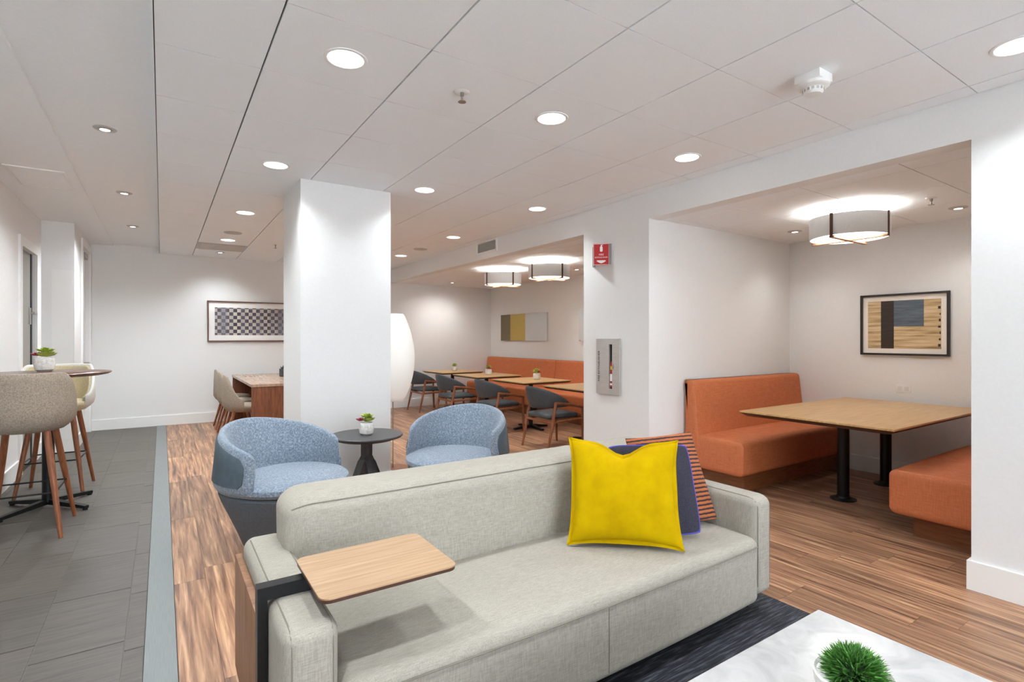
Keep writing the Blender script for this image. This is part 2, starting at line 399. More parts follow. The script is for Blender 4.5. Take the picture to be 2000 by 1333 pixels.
# ceilings
ceil = struct('ceiling', bxm(-.03, XW, YN, YF, ZC + .014, ZT), M_grid)
struct('ceiling.001', bxm(-.60, -.030, YN, YF, ZP, ZT), M_plaster)
struct('ceiling.002', bxm(XL, -.60, YN, YF, ZP - .022, ZT), M_plaster)
ceil_booth = struct('ceiling.003', bxm(XW + .14, XB, JR, JB1, ZN + .014, ZT), M_grid)
ceil_din = struct('ceiling.004', bxm(XW + .14, XB, JD, YF, ZN + .014, ZT), M_grid)
tile_cache = {}
def ceiling_tiles(parent, xs, ys, z, gx, gy):
    for i in range(len(xs) - 1):
        for j in range(len(ys) - 1):
            w, l = xs[i + 1] - xs[i], ys[j + 1] - ys[j]
            if w < .02 or l < .02: continue
            key = (round(w, 3), round(l, 3), gx, gy)
            if key not in tile_cache:
                tile_cache[key] = mesh('ceiling_tile', bxm(-w / 2 + gx, w / 2 - gx, -l / 2 + gy, l / 2 - gy, 0, .012), M_ceil, 0)
            link('ceiling_tile', tile_cache[key], parent, ((xs[i] + xs[i + 1]) / 2, (ys[j] + ys[j + 1]) / 2, z))
TX = [-.03, .405] + [.405 + .617 * k for k in range(1, 6)] + [XW]
TY = [YN] + [2.2 + .61 * k for k in range(-9, 13)] + [YF]
ceiling_tiles(ceil, TX, TY, ZC, .0042, .0022)
ceiling_tiles(ceil_booth, [XW + .14, 3.98, 4.59, 5.20, 5.81, XB], [JR, 1.40, 2.01, 2.62, 3.23 - .08, JB1], ZN + .004, .003, .003)
ceiling_tiles(ceil_din, [XW + .14, 3.98, 4.59, 5.20, 5.81, XB], [JD] + [4.40 + .61 * k for k in range(0, 9)] + [YF], ZN + .004, .003, .003)
# baseboards
BH, BT = .155, .016
def base(name, *segs):
    bm = bmesh.new()
    for s in segs:
        t = box(bmesh.new(), *s, 0, BH); me = bpy.data.meshes.new('b'); t.to_mesh(me); t.free(); bm.from_mesh(me); bpy.data.meshes.remove(me)
    struct(name, bm, M_trim)
base('baseboard_right', (XW - BT, XW, YN, JB0 + BT), (XW, XW + .14, JB0, JB0 + BT), (XW + .14, XB, JR, JR + BT), (XW - BT, XW, JB1 - BT, JD + BT), (XW, XB, JB1 - BT, JB1), (XW, XB, JD, JD + BT))
base('baseboard_niche', (XB - BT, XB, JR + BT, JB1 - BT), (XB - BT, XB, JD + BT, YF - BT))
base('baseboard_far', (PX, XB, YF - BT, YF))
base('baseboard_left', (XL, XL + BT, YN, D0 - .1), (XL, XL + BT, D1 + .1, PY - BT), (XL, PX + BT, PY - BT, PY), (PX, PX + BT, PY, E0 - .1))
base('baseboard_pillar', (.945 - BT, 1.712 + BT, 4.557 - BT, 4.557), (.945 - BT, 1.712 + BT, 5.275, 5.275 + BT), (.945 - BT, .945, 4.557, 5.275), (1.712, 1.712 + BT, 4.557, 5.275))
struct('trim_5', bxm(-.036, -.0302, YN, YF, ZC - .001, ZP), M_plaster)
struct('trim_1', bxm(-.062, .054, YN, YF, -.012, .003), M_strip, label='flat grey metal strip between tile and wood floor')
bm = bmesh.new()
for x in (XL, ): box(bm, x, x + .02, D0 - .1, D0, 0, DZ + .1); box(bm, x, x + .02, D1, D1 + .1, 0, DZ + .1); box(bm, x, x + .02, D0, D1, DZ, DZ + .1)
struct('trim_2', bm, M_trim)
bm = bmesh.new(); box(bm, PX, PX + .02, E0 - .09, E0, 0, EZ + .09); box(bm, PX, PX + .02, E1, E1 + .085, 0, EZ + .09); box(bm, PX, PX + .02, E0, E1, EZ, EZ + .09)
struct('trim_4', bm, M_trim)
d1 = struct('door_1', bxm(XL - .075, XL - .03, D0, D1, .01, DZ), M_door, label='grey door in a white frame on the left wall')
struct('door_edge', bxm(XL - .03, XL - .024, D1 - .07, D1, .01, DZ), M_darkslot, d1)
bm = bmesh.new(); tube(bm, [(XL - .03, D1 - .12, 1.62), (XL + .03, D1 - .12, 1.62), (XL + .03, D1 - .28, 1.62)], .012, 8); box(bm, XL - .03, XL - .018, D1 - .16, D1 - .08, 1.5, 1.68)
struct('door_handle', bm, M_chrome, d1)
d2 = struct('door_2', bxm(PX - .10, PX - .05, E0, E1, .01, EZ), M_trim, label='white door beside the far wall')
struct('door_closer', bxm(PX - .05, PX + .01, E0 + .25, E0 + .55, EZ - .12, EZ - .05), M_chrome, d2)
bm = tube(bmesh.new(), [(PX - .05, E1 - .1, 1.0), (PX + .01, E1 - .1, 1.0), (PX + .01, E1 - .22, 1.0)], .011, 8)
struct('door_handle', bm, M_chrome, d2)
# access panel in the plaster ceiling
ap = thing('access_panel', 'thin white access panel outline in the left plaster ceiling', 'access panel', (-.86, 6.0, ZP - .022))
part('cover', bxm(-.17, .17, -.3, .3, -.006, -.001), M_plaster, ap)
bm = bmesh.new(); box(bm, -.19, -.175, -.32, .32, -.008, 0); box(bm, .175, .19, -.32, .32, -.008, 0); box(bm, -.175, .175, -.32, -.305, -.008, 0); box(bm, -.175, .175, .305, .32, -.008, 0)
part('frame', bm, M_trim, ap)

# ------------------------------------------------------------------ ceiling fittings
dl_meshes = None
def downlight(x, y, z, label, group='round recessed downlights in the tiled ceiling'):
    global dl_meshes
    t = thing('downlight', label, 'ceiling light', (x, y, z), 0, group)
    if not dl_meshes:
        dl_meshes = (mesh('trim_ring', lathe(bmesh.new(), [(.082, 0), (.082, -.004), (.088, -.006), (.097, -.004), (.099, 0)], 32), M_trim),
                     mesh('lens', lathe(bmesh.new(), [(.083, -.0005), (.083, -.0025)], 32), M_lens))
    link('trim_ring', dl_meshes[0], t); link('lens', dl_meshes[1], t)
    lamp('downlight_lamp', 'AREA', t, (0, 0, -.006), DOWN_W * (1.6 if y > 5 else 1), .15, spread=DOWN_SPREAD)
    return t
for x, y, l in [
    (.717, 2.49, 'largest bright round downlight, left of the ceiling sprinkler'),
    (1.931, 2.49, 'bright round downlight right of the ceiling sprinkler, above the sofa'),
    (3.165, 2.49, 'round downlight near the top of the wall above the booth opening'),
    (3.185, .72, 'round downlight cut by the right edge of the picture'),
    (.717, 4.31, 'round downlight just left of the top of the pillar'),
    (1.931, 4.31, 'round downlight just right of the top of the pillar'),
    (3.16, 4.31, 'round downlight above the red extinguisher sign pier'),
    (.725, 6.12, 'round downlight left of the pillar, second beyond its front'),
    (3.145, 6.12, 'round downlight just left of the air grille on the beam'),
    (.735, 7.95, 'round downlight beside a ceiling speaker left of the pillar'),
    (3.155, 7.95, 'farthest round downlight right of the pillar, beyond the air grille'),
    (.717, .72, 'round downlight overhead behind the picture, left row'), (1.931, .72, 'round downlight overhead behind the picture, middle row'),
    (.717, -1.1, 'round downlight behind the camera, left row'), (1.931, -1.1, 'round downlight behind the camera, middle row'), (3.165, -1.1, 'round downlight behind the camera, right row'),
    (1.931, 7.95, 'round downlight hidden behind the pillar'), (1.931, 6.12, 'round downlight hidden close behind the pillar')]:
    downlight(x, y, ZC, l)
sp_meshes = None
def spot(x, y, z, label, aim=(0, 0), power=SPOT_W, r=.055, group='small adjustable spotlights', col=None, angle=110):
    global sp_meshes
    t = thing('spotlight', label, 'ceiling light', (x, y, z), 0, group)
    if not sp_meshes:
        sp_meshes = (mesh('bezel', lathe(bmesh.new(), [(.042, 0), (.042, -.006), (.062, -.004), (.066, 0)], 28), M_vent),
                     mesh('gimbal', lathe(bmesh.new(), [(.030, -.001), (.030, -.010), (.041, -.004), (.041, -.001)], 24), M_chrome),
                     mesh('lens', lathe(bmesh.new(), [(.031, -.002), (.029, -.008)], 20), M_lens))
    for n, me in zip(('bezel', 'gimbal', 'lens'), sp_meshes): link(n, me, t)
    lamp('spotlight_lamp', 'SPOT', t, (0, 0, -.02), power, .025, (aim[1], aim[0], 0), angle=angle, blend=.9, col=col or (WARM_COL if z < 2.5 else LAMP_COL))
    return t
spot(-.315, 4.43, ZP, 'grey ringed spotlight, nearest of those in the left plaster ceiling', power=HALL_W, angle=150)
spot(-.30, 6.28, ZP, 'bright spotlight in the middle of the left plaster ceiling', power=HALL_W, angle=150)
spot(-.30, 8.09, ZP, 'farthest small spotlight in the left plaster ceiling', power=HALL_W * 1.6, angle=150)
spot(-.315, 2.58, ZP, 'unseen spotlight added in the left plaster ceiling just above the picture', power=HALL_W, angle=150)  # unseen, continues the visible row; added to brighten the left hall
spot(-.315, .73, ZP, 'unseen spotlight added in the left plaster ceiling beside the camera', power=HALL_W, angle=150)  # another unseen spot of this row, added for more light on the left
spot(.74, 9.15, ZC, 'small spotlight in the tile beyond the ceiling return grille', power=40, aim=(0, R(15)))
spot(5.46, 1.60, ZN + .004, 'spotlight at the right end of the booth ceiling', aim=(R(-10), 0), power=12)
spot(5.30, 2.86, ZN + .004, 'spotlight mostly hidden behind the booth pendant drum', aim=(R(-10), 0), power=12)
spot(4.66, 9.12, ZN + .004, 'spotlight washing the far wall above the farthest dining table', aim=(0, R(8)), power=40, angle=150)
spot(5.38, 6.30, ZN + .004, 'spotlight right of the nearer dining pendant drum', aim=(R(-10), 0), power=30)
def sprinkler(x, y, z, label):
    t = thing('sprinkler', label, 'sprinkler', (x, y, z), 0, 'ceiling sprinklers')
    part('escutcheon', lathe(bmesh.new(), [(.03, 0), (.04, -.003), (.036, -.006), (.012, -.008)], 24), M_plastic, t)
    part('head', lathe(bmesh.new(), [(.010, -.008), (.010, -.026), (.006, -.03), (.006, -.05), (.003, -.055)], 12), M_chrome, t)
    part('deflector', lathe(bmesh.new(), [(.02, -.054), (.022, -.057), (.004, -.059)], 16), M_chrome, t)
sprinkler(1.325, 2.48, ZC, 'chrome pendant sprinkler between the two nearest downlights')
sprinkler(4.90, 1.60, ZN + .004, 'chrome sprinkler in the booth ceiling right of the pendant')
sprinkler(1.32, 7.95, ZC, 'tiny sprinkler in the far ceiling left of the pillar')
t = thing('smoke_detector', 'white smoke detector on a square box on the ceiling', 'smoke detector', (2.70, 1.365, ZC))
part('mounting_box', bxm(-.062, .062, -.062, .062, -.042, 0, bev=.004), M_plastic, t)
part('detector_body', lathe(bmesh.new(), [(.060, -.042), (.073, -.044), (.073, -.058), (.062, -.066), (.047, -.068)], 40), M_plastic, t)
dome = part('sensor_dome', lathe(bmesh.new(), [(.047, -.066), (.045, -.088), (.036, -.096), (.004, -.097)], 32), M_plastic, t)
sl = mesh('sensor_slot', bxm(-.005, .005, -.0015, .0015, -.006, .006), M_vent, 0)
for k in range(14):
    a = 2 * math.pi * k / 14
    link('sensor_slot', sl, dome, (.0465 * math.cos(a), .0465 * math.sin(a), -.077), a + math.pi / 2)
for x, y, l in ((.735, 7.37, 'flat round ceiling speaker left of the pillar'), (3.16, 7.20, 'flat round ceiling speaker right of the pillar')):
    t = thing('ceiling_speaker', l, 'speaker', (x, y, ZC), 0, 'round ceiling speakers')
    part('grille', lathe(bmesh.new(), [(.01, -.009), (.085, -.007), (.092, -.004)][::-1], 32), M_vent, t)
    part('ring', lathe(bmesh.new(), [(.091, 0), (.091, -.006), (.098, -.006), (.102, 0)], 32), M_vent, t)
t = thing('return_grille', 'grey louvred return grille set in the far ceiling tiles', 'air vent', (.713, 8.62, ZC))
part('frame', bxm(-.3, .3, -.29, .29, -.006, -.001), M_vent, t)
lv = mesh('louvre', bxm(-.27, .27, -.012, .012, -.014, -.006), mat('vent_taupe', C(206, 200, 194), .6), 0)
for k in range(9): link('louvre', lv, t, (0, -.24 + .06 * k, 0))
t = thing('air_grille', 'white framed supply grille high on the beam over the dining opening', 'air vent', (XW, 6.09, 2.575))
bm = bmesh.new(); a, b = .265, .085
box(bm, -.012, 0, -a, a, b - .025, b); box(bm, -.012, 0, -a, a, -b, -b + .025); box(bm, -.012, 0, -a, -a + .03, -b + .025, b - .025); box(bm, -.012, 0, a - .03, a, -b + .025, b - .025)
part('frame', bm, M_trim, t)
part('backing', bxm(-.003, -.001, -a + .03, a - .03, -b + .025, b - .025), mat('vent_back', C(128, 128, 126), .7), t)
lv = mesh('slat', xf(bxm(-.006, .006, -a + .03, a - .03, -.001, .001), Matrix.Rotation(R(35), 4, 'Y')), M_vent, 0)
for k in range(9): link('slat', lv, t, (-.008, 0, -.053 + .0132 * k))

# ------------------------------------------------------------------ drum pendants
pend0 = None
def pendant(x, y, label):
    global pend0
    g = 'drum pendants with brown straps'
    if pend0:
        o = dup(pend0, (x, y, ZN), 0, label); return o
    t = thing('drum_pendant', label, 'pendant lamp', (x, y, ZN), 0, g)
    Rr, z0, z1 = .288, -.240, -.072
    part('drum_shade', lathe(bmesh.new(), [(Rr - .008, z1), (Rr, z1), (Rr, z0), (Rr - .008, z0)], 64, ring=True), M_shade, t)
    df = part('diffuser', lathe(bmesh.new(), [(Rr - .009, z0 + .004), (Rr - .009, z0 + .001), (.01, z0 - .002)], 48), M_diff, t)
    for k in range(2):
        part('cross_bar', xf(bxm(-Rr, Rr, -.018, .018, z0 - .022, z0 - .006), Matrix.Rotation(R(90 * k), 4, 'Z')), M_crossbar, df)
    st = mesh('strap', bxm(0, .006, -.011, .011, z0 - .022, z1 + .006), M_strap, 0)
    for k in range(4):
        an = R(90 * k); link('strap', st, t, (Rr * math.cos(an), Rr * math.sin(an), 0), an)
    part('stem', lathe(bmesh.new(), [(.012, -.02), (.012, z0 + .02)], 12), M_chrome, t)
    part('canopy', lathe(bmesh.new(), [(.06, 0), (.06, -.02), (.012, -.024)], 24), M_trim, t)
    part('light_tray', lathe(bmesh.new(), [(Rr - .05, z1 - .06), (Rr - .05, z1 - .064)], 40), M_trim, t)
    lamp('pendant_down_lamp', 'AREA', t, (0, 0, z0 - .0045), PEND_DOWN, .50, col=WARM_COL)
    lamp('pendant_up_lamp', 'AREA', t, (0, 0, z1 - .05), PEND_UP, .44, (math.pi, 0, 0), col=WARM_COL)
    pend0 = t
    return t
pendant(4.76, 2.12, 'drum pendant lamp over the booth table')
pendant(4.43, 6.95, 'drum pendant lamp over the dining row, farther of the pair')
pendant(4.47, 5.82, 'drum pendant lamp over the dining row, nearer of the pair')

# ------------------------------------------------------------------ wall things
t = thing('extinguisher_sign', 'red and white V-shaped fire extinguisher sign on the pier', 'sign', (XW, 3.86, 2.165))
W2 = .155; ang = R(45)
for sgn in (1, -1):
    pan = part('sign_panel', bxm(-.001, .002, 0, W2, -.105, .105), M_red_sign if sgn == 1 else M_white_sign, t, (-.125, 0, 0), 0, 0)
    pan.rotation_euler = (0, 0, math.pi + R(45) if sgn == 1 else R(-45))
    if sgn == 1:
        # face seen from the lounge: -x side after turning
        pan.rotation_euler = (0, 0, R(225)); 
        bmp = bmesh.new()
        box(bmp, .0022, .003, 0.002, .006, -.105, .105); box(bmp, .0022, .003, W2 - .006, W2 - .002, -.105, .105); box(bmp, .0022, .003, .006, W2 - .006, .099, .103); box(bmp, .0022, .003, .006, W2 - .006, -.103, -.099)
        part('sign_border', bmp, M_white_sign, pan, smooth=0)
        pic = bmesh.new(); prism(pic, rrect(-.013, .013, -.03, .022, .010, 4), 0, .001); box(pic, -.006, .006, .022, .034, 0, .001); box(pic, -.004, .016, .032, .037, 0, .001)
        Mx = Matrix.Translation((.0022, W2 / 2, .055)) @ Matrix(((0, 0, 1, 0), (1, 0, 0, 0), (0, 1, 0, 0), (0, 0, 0, 1)))
        part('pictogram', xf(pic, Mx), M_white_sign, pan, smooth=0)
        for s, dz, sz in (('FIRE', -.004, .026), ('EXTINGUISHER', -.030, .018)):
            part('lettering', xf(text_bm(s, sz), Matrix.Translation((.0026, W2 / 2, dz)) @ Matrix(((0, 0, 1, 0), (1, 0, 0, 0), (0, 1, 0, 0), (0, 0, 0, 1)))), M_white_sign, pan, smooth=0)
        ar = bmesh.new(); prism(ar, [(-.042, .014), (-.042, .004), (-.018, -.010), (0, -.016), (.018, -.010), (.042, .004), (.042, .014)], 0, .001)
        part('down_arrow', xf(ar, Matrix.Translation((.0022, W2 / 2, -.072)) @ Matrix(((0, 0, 1, 0), (1, 0, 0, 0), (0, 1, 0, 0), (0, 0, 0, 1)))), M_white_sign, pan, smooth=0)
for dy in (-.115, .115): part('wall_flange', bxm(-.02, -.001, dy - .012, dy + .012, -.10, .10), M_silverframe, t, smooth=0)

t = thing('extinguisher_cabinet', 'brushed steel fire extinguisher cabinet with a narrow window on the pier', 'cabinet', (XW, 3.772, 1.075))
hw, hh = .158, .27; s0, s1, q0, q1 = -.065, -.022, -.215, .215     # slot in y and z
bm = bmesh.new()
for a in ((-hw, s0, -hh, hh), (s1, hw, -hh, hh), (s0, s1, -hh, q0), (s0, s1, q1, hh)): box(bm, -.022, -.001, *a)
part('door', bm, M_steel, t, smooth=0)
part('window_recess', bxm(-.004, -.0015, s0, s1, q0, q1), M_darkslot, t, smooth=0)
bm = lathe(bmesh.new(), [(.004, -.2), (.015, -.2), (.015, .02), (.006, .05)], 14, (-.009, -.043, 0)); ex = part('extinguisher_body', xf(bm, Matrix.Diagonal((.5, 1, 1, 1)) @ Matrix.Translation((-.004, 0, 0))), M_red_sign, t)
part('extinguisher_label', bxm(-.0155, -.0145, -.058, -.030, -.14, -.07), M_white_sign, ex, smooth=0)
part('extinguisher_tag', bxm(-.0165, -.015, -.056, -.034, -.03, .005), mat('tag_yellow', C(220, 200, 40), .5), ex, smooth=0)
part('inspection_tag', bxm(-.0158, -.0148, -.058, -.030, -.18, -.16), M_white_sign, ex, smooth=0)
bm = text_bm('FIRE EXTINGUISHER', .034)
part('lettering', xf(bm, Matrix.Translation((-.0225, .118, 0)) @ Matrix(((0, 0, -1, 0), (0, 1, 0, 0), (1, 0, 0, 0), (0, 0, 0, 1))) @ Matrix.Diagonal((1, 1, 1, 1))), M_frame_black, t, smooth=0)
part('door_pull', bxm(-.026, -.022, -.09, -.08, -.02, .02), M_chrome, t, smooth=0)

t = thing('wall_outlet', 'white double power outlet below the framed print in the booth', 'outlet', (XB, 2.16, .865))
part('cover_plate', bxm(-.006, -.0005, -.062, .062, -.038, .038, bev=.002), M_plastic, t)
so = mesh('socket', bxm(-.008, -.006, -.018, .018, -.020, .020, bev=.0008), mat('socket_face', C(218, 217, 214), .5), 0)
for dy in (-.028, .028): link('socket', so, t, (0, dy, 0))

t = thing('framed_print', 'black framed abstract print of tan, umber and blue on the booth wall', 'picture', (XB, 2.16, 1.482))
a, h = .364, .298
part('frame', frame_bm('x', -a, a, -h, h, .019, -.032, -.001), M_frame_black, t, smooth=0)
part('mat_board', bxm(-.012, -.002, -a + .019, a - .019, -h + .019, h - .019), M_mat, t, smooth=0)
pr = part('print', bxm(-.0135, -.012, -.300, .300, -.232, .232), M_print_tan, t, smooth=0)
part('umber_band', bxm(-.0142, -.0135, .075, .185, -.232, .232), M_print_dark, pr, smooth=0)
part('blue_block', bxm(-.0142, -.0135, -.168, .075, -.02, .232), M_print_blue, pr, smooth=0)
bl = bmesh.new()
for k in range(7): box(bl, -.0142, -.0135, -.296, -.276 - .006 * (k % 3), -.21 + .058 * k, -.185 + .058 * k - .006 * (k % 2))
part('ink_blots', bl, M_print_dark, pr, smooth=0)

t = thing('framed_chequer_print', 'long brown framed chequered print on the far wall', 'picture', (1.38, YF, 1.625))
a, h = .77, .332
part('frame', frame_bm('y', -a, a, -h, h, .02, -.03, -.001), M_frame_brown, t, smooth=0)
part('mat_board', bxm(-a + .02, a - .02, -.012, -.002, -h + .02, h - .02), mat('mat_white', C(246, 245, 243), .85), t, smooth=0)
part('print', bxm(-.665, .665, -.0135, -.012, -.225, .225), M_check, t, smooth=0)

t = thing('banded_wall_panel', 'bronze, gold and silver banded panel on the dining wall', 'picture', (XB, 8.555, 1.565))
a, h = .79, .265
part('backing', bxm(-.03, -.001, -a, a, -h, h), M_silver, t, smooth=0)
part('bronze_band', bxm(-.0315, -.03, a - .36, a, -h, h), M_bronze, t, smooth=0)
part('gold_band', bxm(-.0315, -.03, -.10, a - .36, -h, h), M_gold, t, smooth=0)
part('silver_band', bxm(-.0315, -.03, -a, -.10, -h, h), M_silver, t, smooth=0)
t = thing('pale_wall_panel', 'pale panel on the dining wall, mostly hidden by the pier', 'picture', (XB, 6.08, 1.565))
part('backing', bxm(-.03, -.001, -a, a, -h, h), M_vent, t, smooth=0)
part('face', bxm(-.0315, -.03, -a, a, -h, h), M_pale_panel, t, smooth=0)
part('corner_clip', bxm(-.034, -.0315, a - .05, a - .01, -h, -h + .02), M_chrome, t, smooth=0)

# ------------------------------------------------------------------ sofa
rug = tag(link('area_rug', mesh('area_rug', bxm(.56, 2.632, -.7, 2.05, 0, .009, bev=.003), M_rug)), 'dark charcoal streaked rug under the sofa and coffee table', 'rug')
sofa = thing('sofa', 'light grey linen sofa with a wooden tablet on its left arm', 'sofa', (1.39, 1.85, 0))
SX0, SX1 = .262, 2.515
def seatfn(p):
    u = (p.x - 1.39) / .99; v = (p.y - 1.73) / .34
    if p.z > .3: p.z += .022 * max(0, 1 - u * u) * max(0, 1 - v * v * .8) + .004 * math.sin(p.x * 9 + p.y * 5) * math.sin(p.y * 11)
    if p.y < 1.7: p.y -= .022 * max(0, 1 - u * u)
    return p
seat = wpart('seat_cushion', softbox(.408, 2.378, 1.445, 2.08, .085, .400, .045, (30, 10, 4), seatfn), M_linen, sofa)
sm = [(x, 1.4415 - .022 * max(0, 1 - ((x - 1.39) / .99) ** 2), .362 + .004 * max(0, 1 - ((x - 1.39) / .99) ** 2)) for x in [.44 + 1.91 * k / 40 for k in range(41)]]
wpart('seam', tube(bmesh.new(), sm, .0028, 6), M_seam, seat)
wpart('seam', tube(bmesh.new(), [(1.37, 1.4235, .36), (1.37, 1.4215, .2), (1.37, 1.4235, .12)], .002, 6), M_seam, seat)
def backfn(p):
    p.y += .10 * (p.z - .4)
    u = (p.x - 1.38) / 1.0
    if p.y < 2.1: p.y -= .02 * max(0, 1 - u ** 4) * max(0, 1 - ((p.z - .57) / .2) ** 2)
    return p
back = wpart('back_cushion', softbox(.372, 2.40, 2.00, 2.27, .10, .765, (.10, .075, .075), (30, 4, 8), backfn), M_linen, sofa)
def _bs(x):
    e = max(0, (.472 - x) / .10, (x - 2.30) / .10); z = .735 - .03 * e * e; ez = (z - .69) / .075
    u = (x - 1.38) / 1.0
    y = 2.0 + .075 * (1 - math.sqrt(max(0, 1 - e * e - ez * ez))) + .10 * (z - .4)
    y -= .02 * max(0, 1 - u ** 4) * max(0, 1 - ((z - .57) / .2) ** 2)
    return (x, y - .0008, z)
wpart('seam', tube(bmesh.new(), [_bs(.397 + 1.978 * k / 80) for k in range(81)], .0028, 6), M_seam, back)
for x0, x1 in ((SX0, .412), (2.374, SX1)):
    arm = wpart('arm', softbox(x0, x1, 1.465, 2.31, .095, .577, (.042, .055, .042), (4, 14, 8)), M_linen, sofa)
    for xs in (x0 + .022, x1 - .022):
        wpart('seam', tube(bmesh.new(), [(xs, 2.25, .5723), (xs, 1.8, .5723), (xs, 1.525, .5723), (xs, 1.500, .5675), (xs, 1.482, .556), (xs, 1.4725, .535), (xs, 1.4712, .50), (xs, 1.4712, .15)], .0022, 6), M_seam, arm)
wpart('side_panel', bxm(.236, .2605, 1.737, 2.295, .085, .515, bev=.003), M_panelwood, sofa, label='walnut outer side panel')
br = bmesh.new(); box(br, .232, .2595, 1.693, 1.736, .03, .617); box(br, .2595, .50, 1.693, 1.736, .578, .617); box(br, .40, .50, 1.66, 1.76, .617, .6284)
wpart('tablet_bracket', br, M_blackbar, sofa, smooth=0, label='black steel bracket over the arm')
tb = wpart('tablet', prism(bmesh.new(), rrect(.357, .772, 1.468, 1.80, .03), .638, .642), M_tablet, sofa, label='light oak tablet table')
wpart('tablet_edge', prism(bmesh.new(), rrect(.3575, .7715, 1.4685, 1.7995, .03), .6285, .638), M_edge, tb)
for lx in (.36, 2.44):
    for ly in (1.56, 2.2):
        wpart('leg', lathe(bmesh.new(), [(.011, .0095 if lx > .5 or 1 else 0), (.013, .11)], 14, (lx, ly, 0)), M_black, sofa)

# cushions
def pillow(w, h, th, flange=0, chop=0, n=26, flare=.06, rnd=0):
    """returns (body, flange) bmeshes; local X width, Z height from 0, Y depth"""
    bm = bmesh.new(); grid = {}
    for s in (1, -1):
        for i in range(n + 1):
            for j in range(n + 1):
                u = -math.cos(math.pi * i / n); v = -math.cos(math.pi * j / n)
                if s == -1 and (i in (0, n) or j in (0, n)): grid[s, i, j] = grid[1, i, j]; continue
                t = (max(0, 1 - u * u) * max(0, 1 - v * v)) ** .42
                x = u * w / 2 * (1 - flare * (1 - v * v)); z = v * h / 2 * (1 - flare * (1 - u * u))
                cr_ = 1 - rnd * (u * v) ** 4
                x *= cr_; z *= cr_
                if chop: z -= chop * math.exp(-(u / .3) ** 2) * max(0, v) ** 3
                y = s * th / 2 * t * (1 - (.45 * math.exp(-(u / .18) ** 2) * max(0, v) ** 2 if chop else 0))
                y += .006 * math.sin(7 * u + 3 * v) * t
                grid[s, i, j] = bm.verts.new((x, y, z + h / 2))
    for s in (1, -1):
        for i in range(n):
            for j in range(n):
                f = [grid[s, i, j], grid[s, i + 1, j], grid[s, i + 1, j + 1], grid[s, i, j + 1]]
                bm.faces.new(f if s == -1 else f[::-1])
    rim = [grid[1, i, 0].co.copy() for i in range(n)] + [grid[1, n, j].co.copy() for j in range(n)] + [grid[1, i, n].co.copy() for i in range(n, 0, -1)] + [grid[1, 0, j].co.copy() for j in range(n, 0, -1)]
    fb = None
    if flange:
        fb = bmesh.new(); cz = Vector((0, 0, h / 2)); loops = [[], [], [], []]
        for k, p in enumerate(rim):
            d = (p - cz); d.y = 0
            q = Vector((max(-1, min(1, d.x / (w / 2) * 1.6)), 0, max(-1, min(1, d.z / (h / 2) * 1.6))))
            q = q.normalized() * flange if q.length else q
            wv = .004 * math.sin(k * .9)
            for L, (off, yy) in zip(loops, ((-.3, .0035), (1, .0025), (1, -.0025), (-.3, -.0035))): L.append(p + q * off + Vector((0, yy + wv * max(0, off), 0)))
        for a in range(4):
            A, B = loops[a], loops[(a + 1) % 4]
        vs = [[fb.verts.new(p) for p in L] for L in loops]; m = len(rim)
        for a in range(4):
            for k in range(m): fb.faces.new((vs[a][k], vs[a][(k + 1) % m], vs[(a + 1) % 4][(k + 1) % m], vs[(a + 1) % 4][k]))
        bmesh.ops.recalc_face_normals(fb, faces=list(fb.faces))
    return bm, fb, rim
def place_pillow(o, cx, cy, dx, dy, z, lean, roll=0):
    o.location = (cx, cy, z); o.rotation_mode = 'XYZ'
    o.rotation_euler = (0, 0, 0)
    o.matrix_world = Matrix.Translation((cx, cy, z)) @ Matrix.Rotation(math.atan2(dy, dx), 4, 'Z') @ Matrix.Rotation(-lean, 4, 'X') @ Matrix.Rotation(roll, 4, 'Y')
ye = thing('yellow_cushion', 'bright yellow velvet cushion at the front of the sofa cushions', 'cushion', group='cushions on the sofa')
b, f, rim = pillow(.485, .46, .18, .018, .06, flare=.10)
part('cushion_body', b, M_yellow, ye, smooth=60); part('flange', f, M_yellow, ye, smooth=60)
place_pillow(ye, 1.700, 1.668, .74, -.67, .436, R(22))
na = thing('navy_cushion', 'dark navy cushion with violet piping between the other two cushions', 'cushion', group='cushions on the sofa')
b, f, rim = pillow(.41, .425, .085, 0, .0, flare=.02, rnd=.06)
part('cushion_body', b, M_navy, na, smooth=60); part('piping', tube(bmesh.new(), rim[::2], .0048, 8, close=True), M_piping, na)
place_pillow(na, 1.93, 1.672, .87, -.49, .432, R(24.5))
st = thing('striped_cushion', 'rust and black striped cushion at the right end of the sofa', 'cushion', group='cushions on the sofa')
b, f, rim = pillow(.42, .455, .085, 0, 0, flare=.03)
part('cushion_body', b, M_stripe, st, smooth=60)
place_pillow(st, 2.155, 1.712, .98, -.2, .425, R(24.5), R(-1))

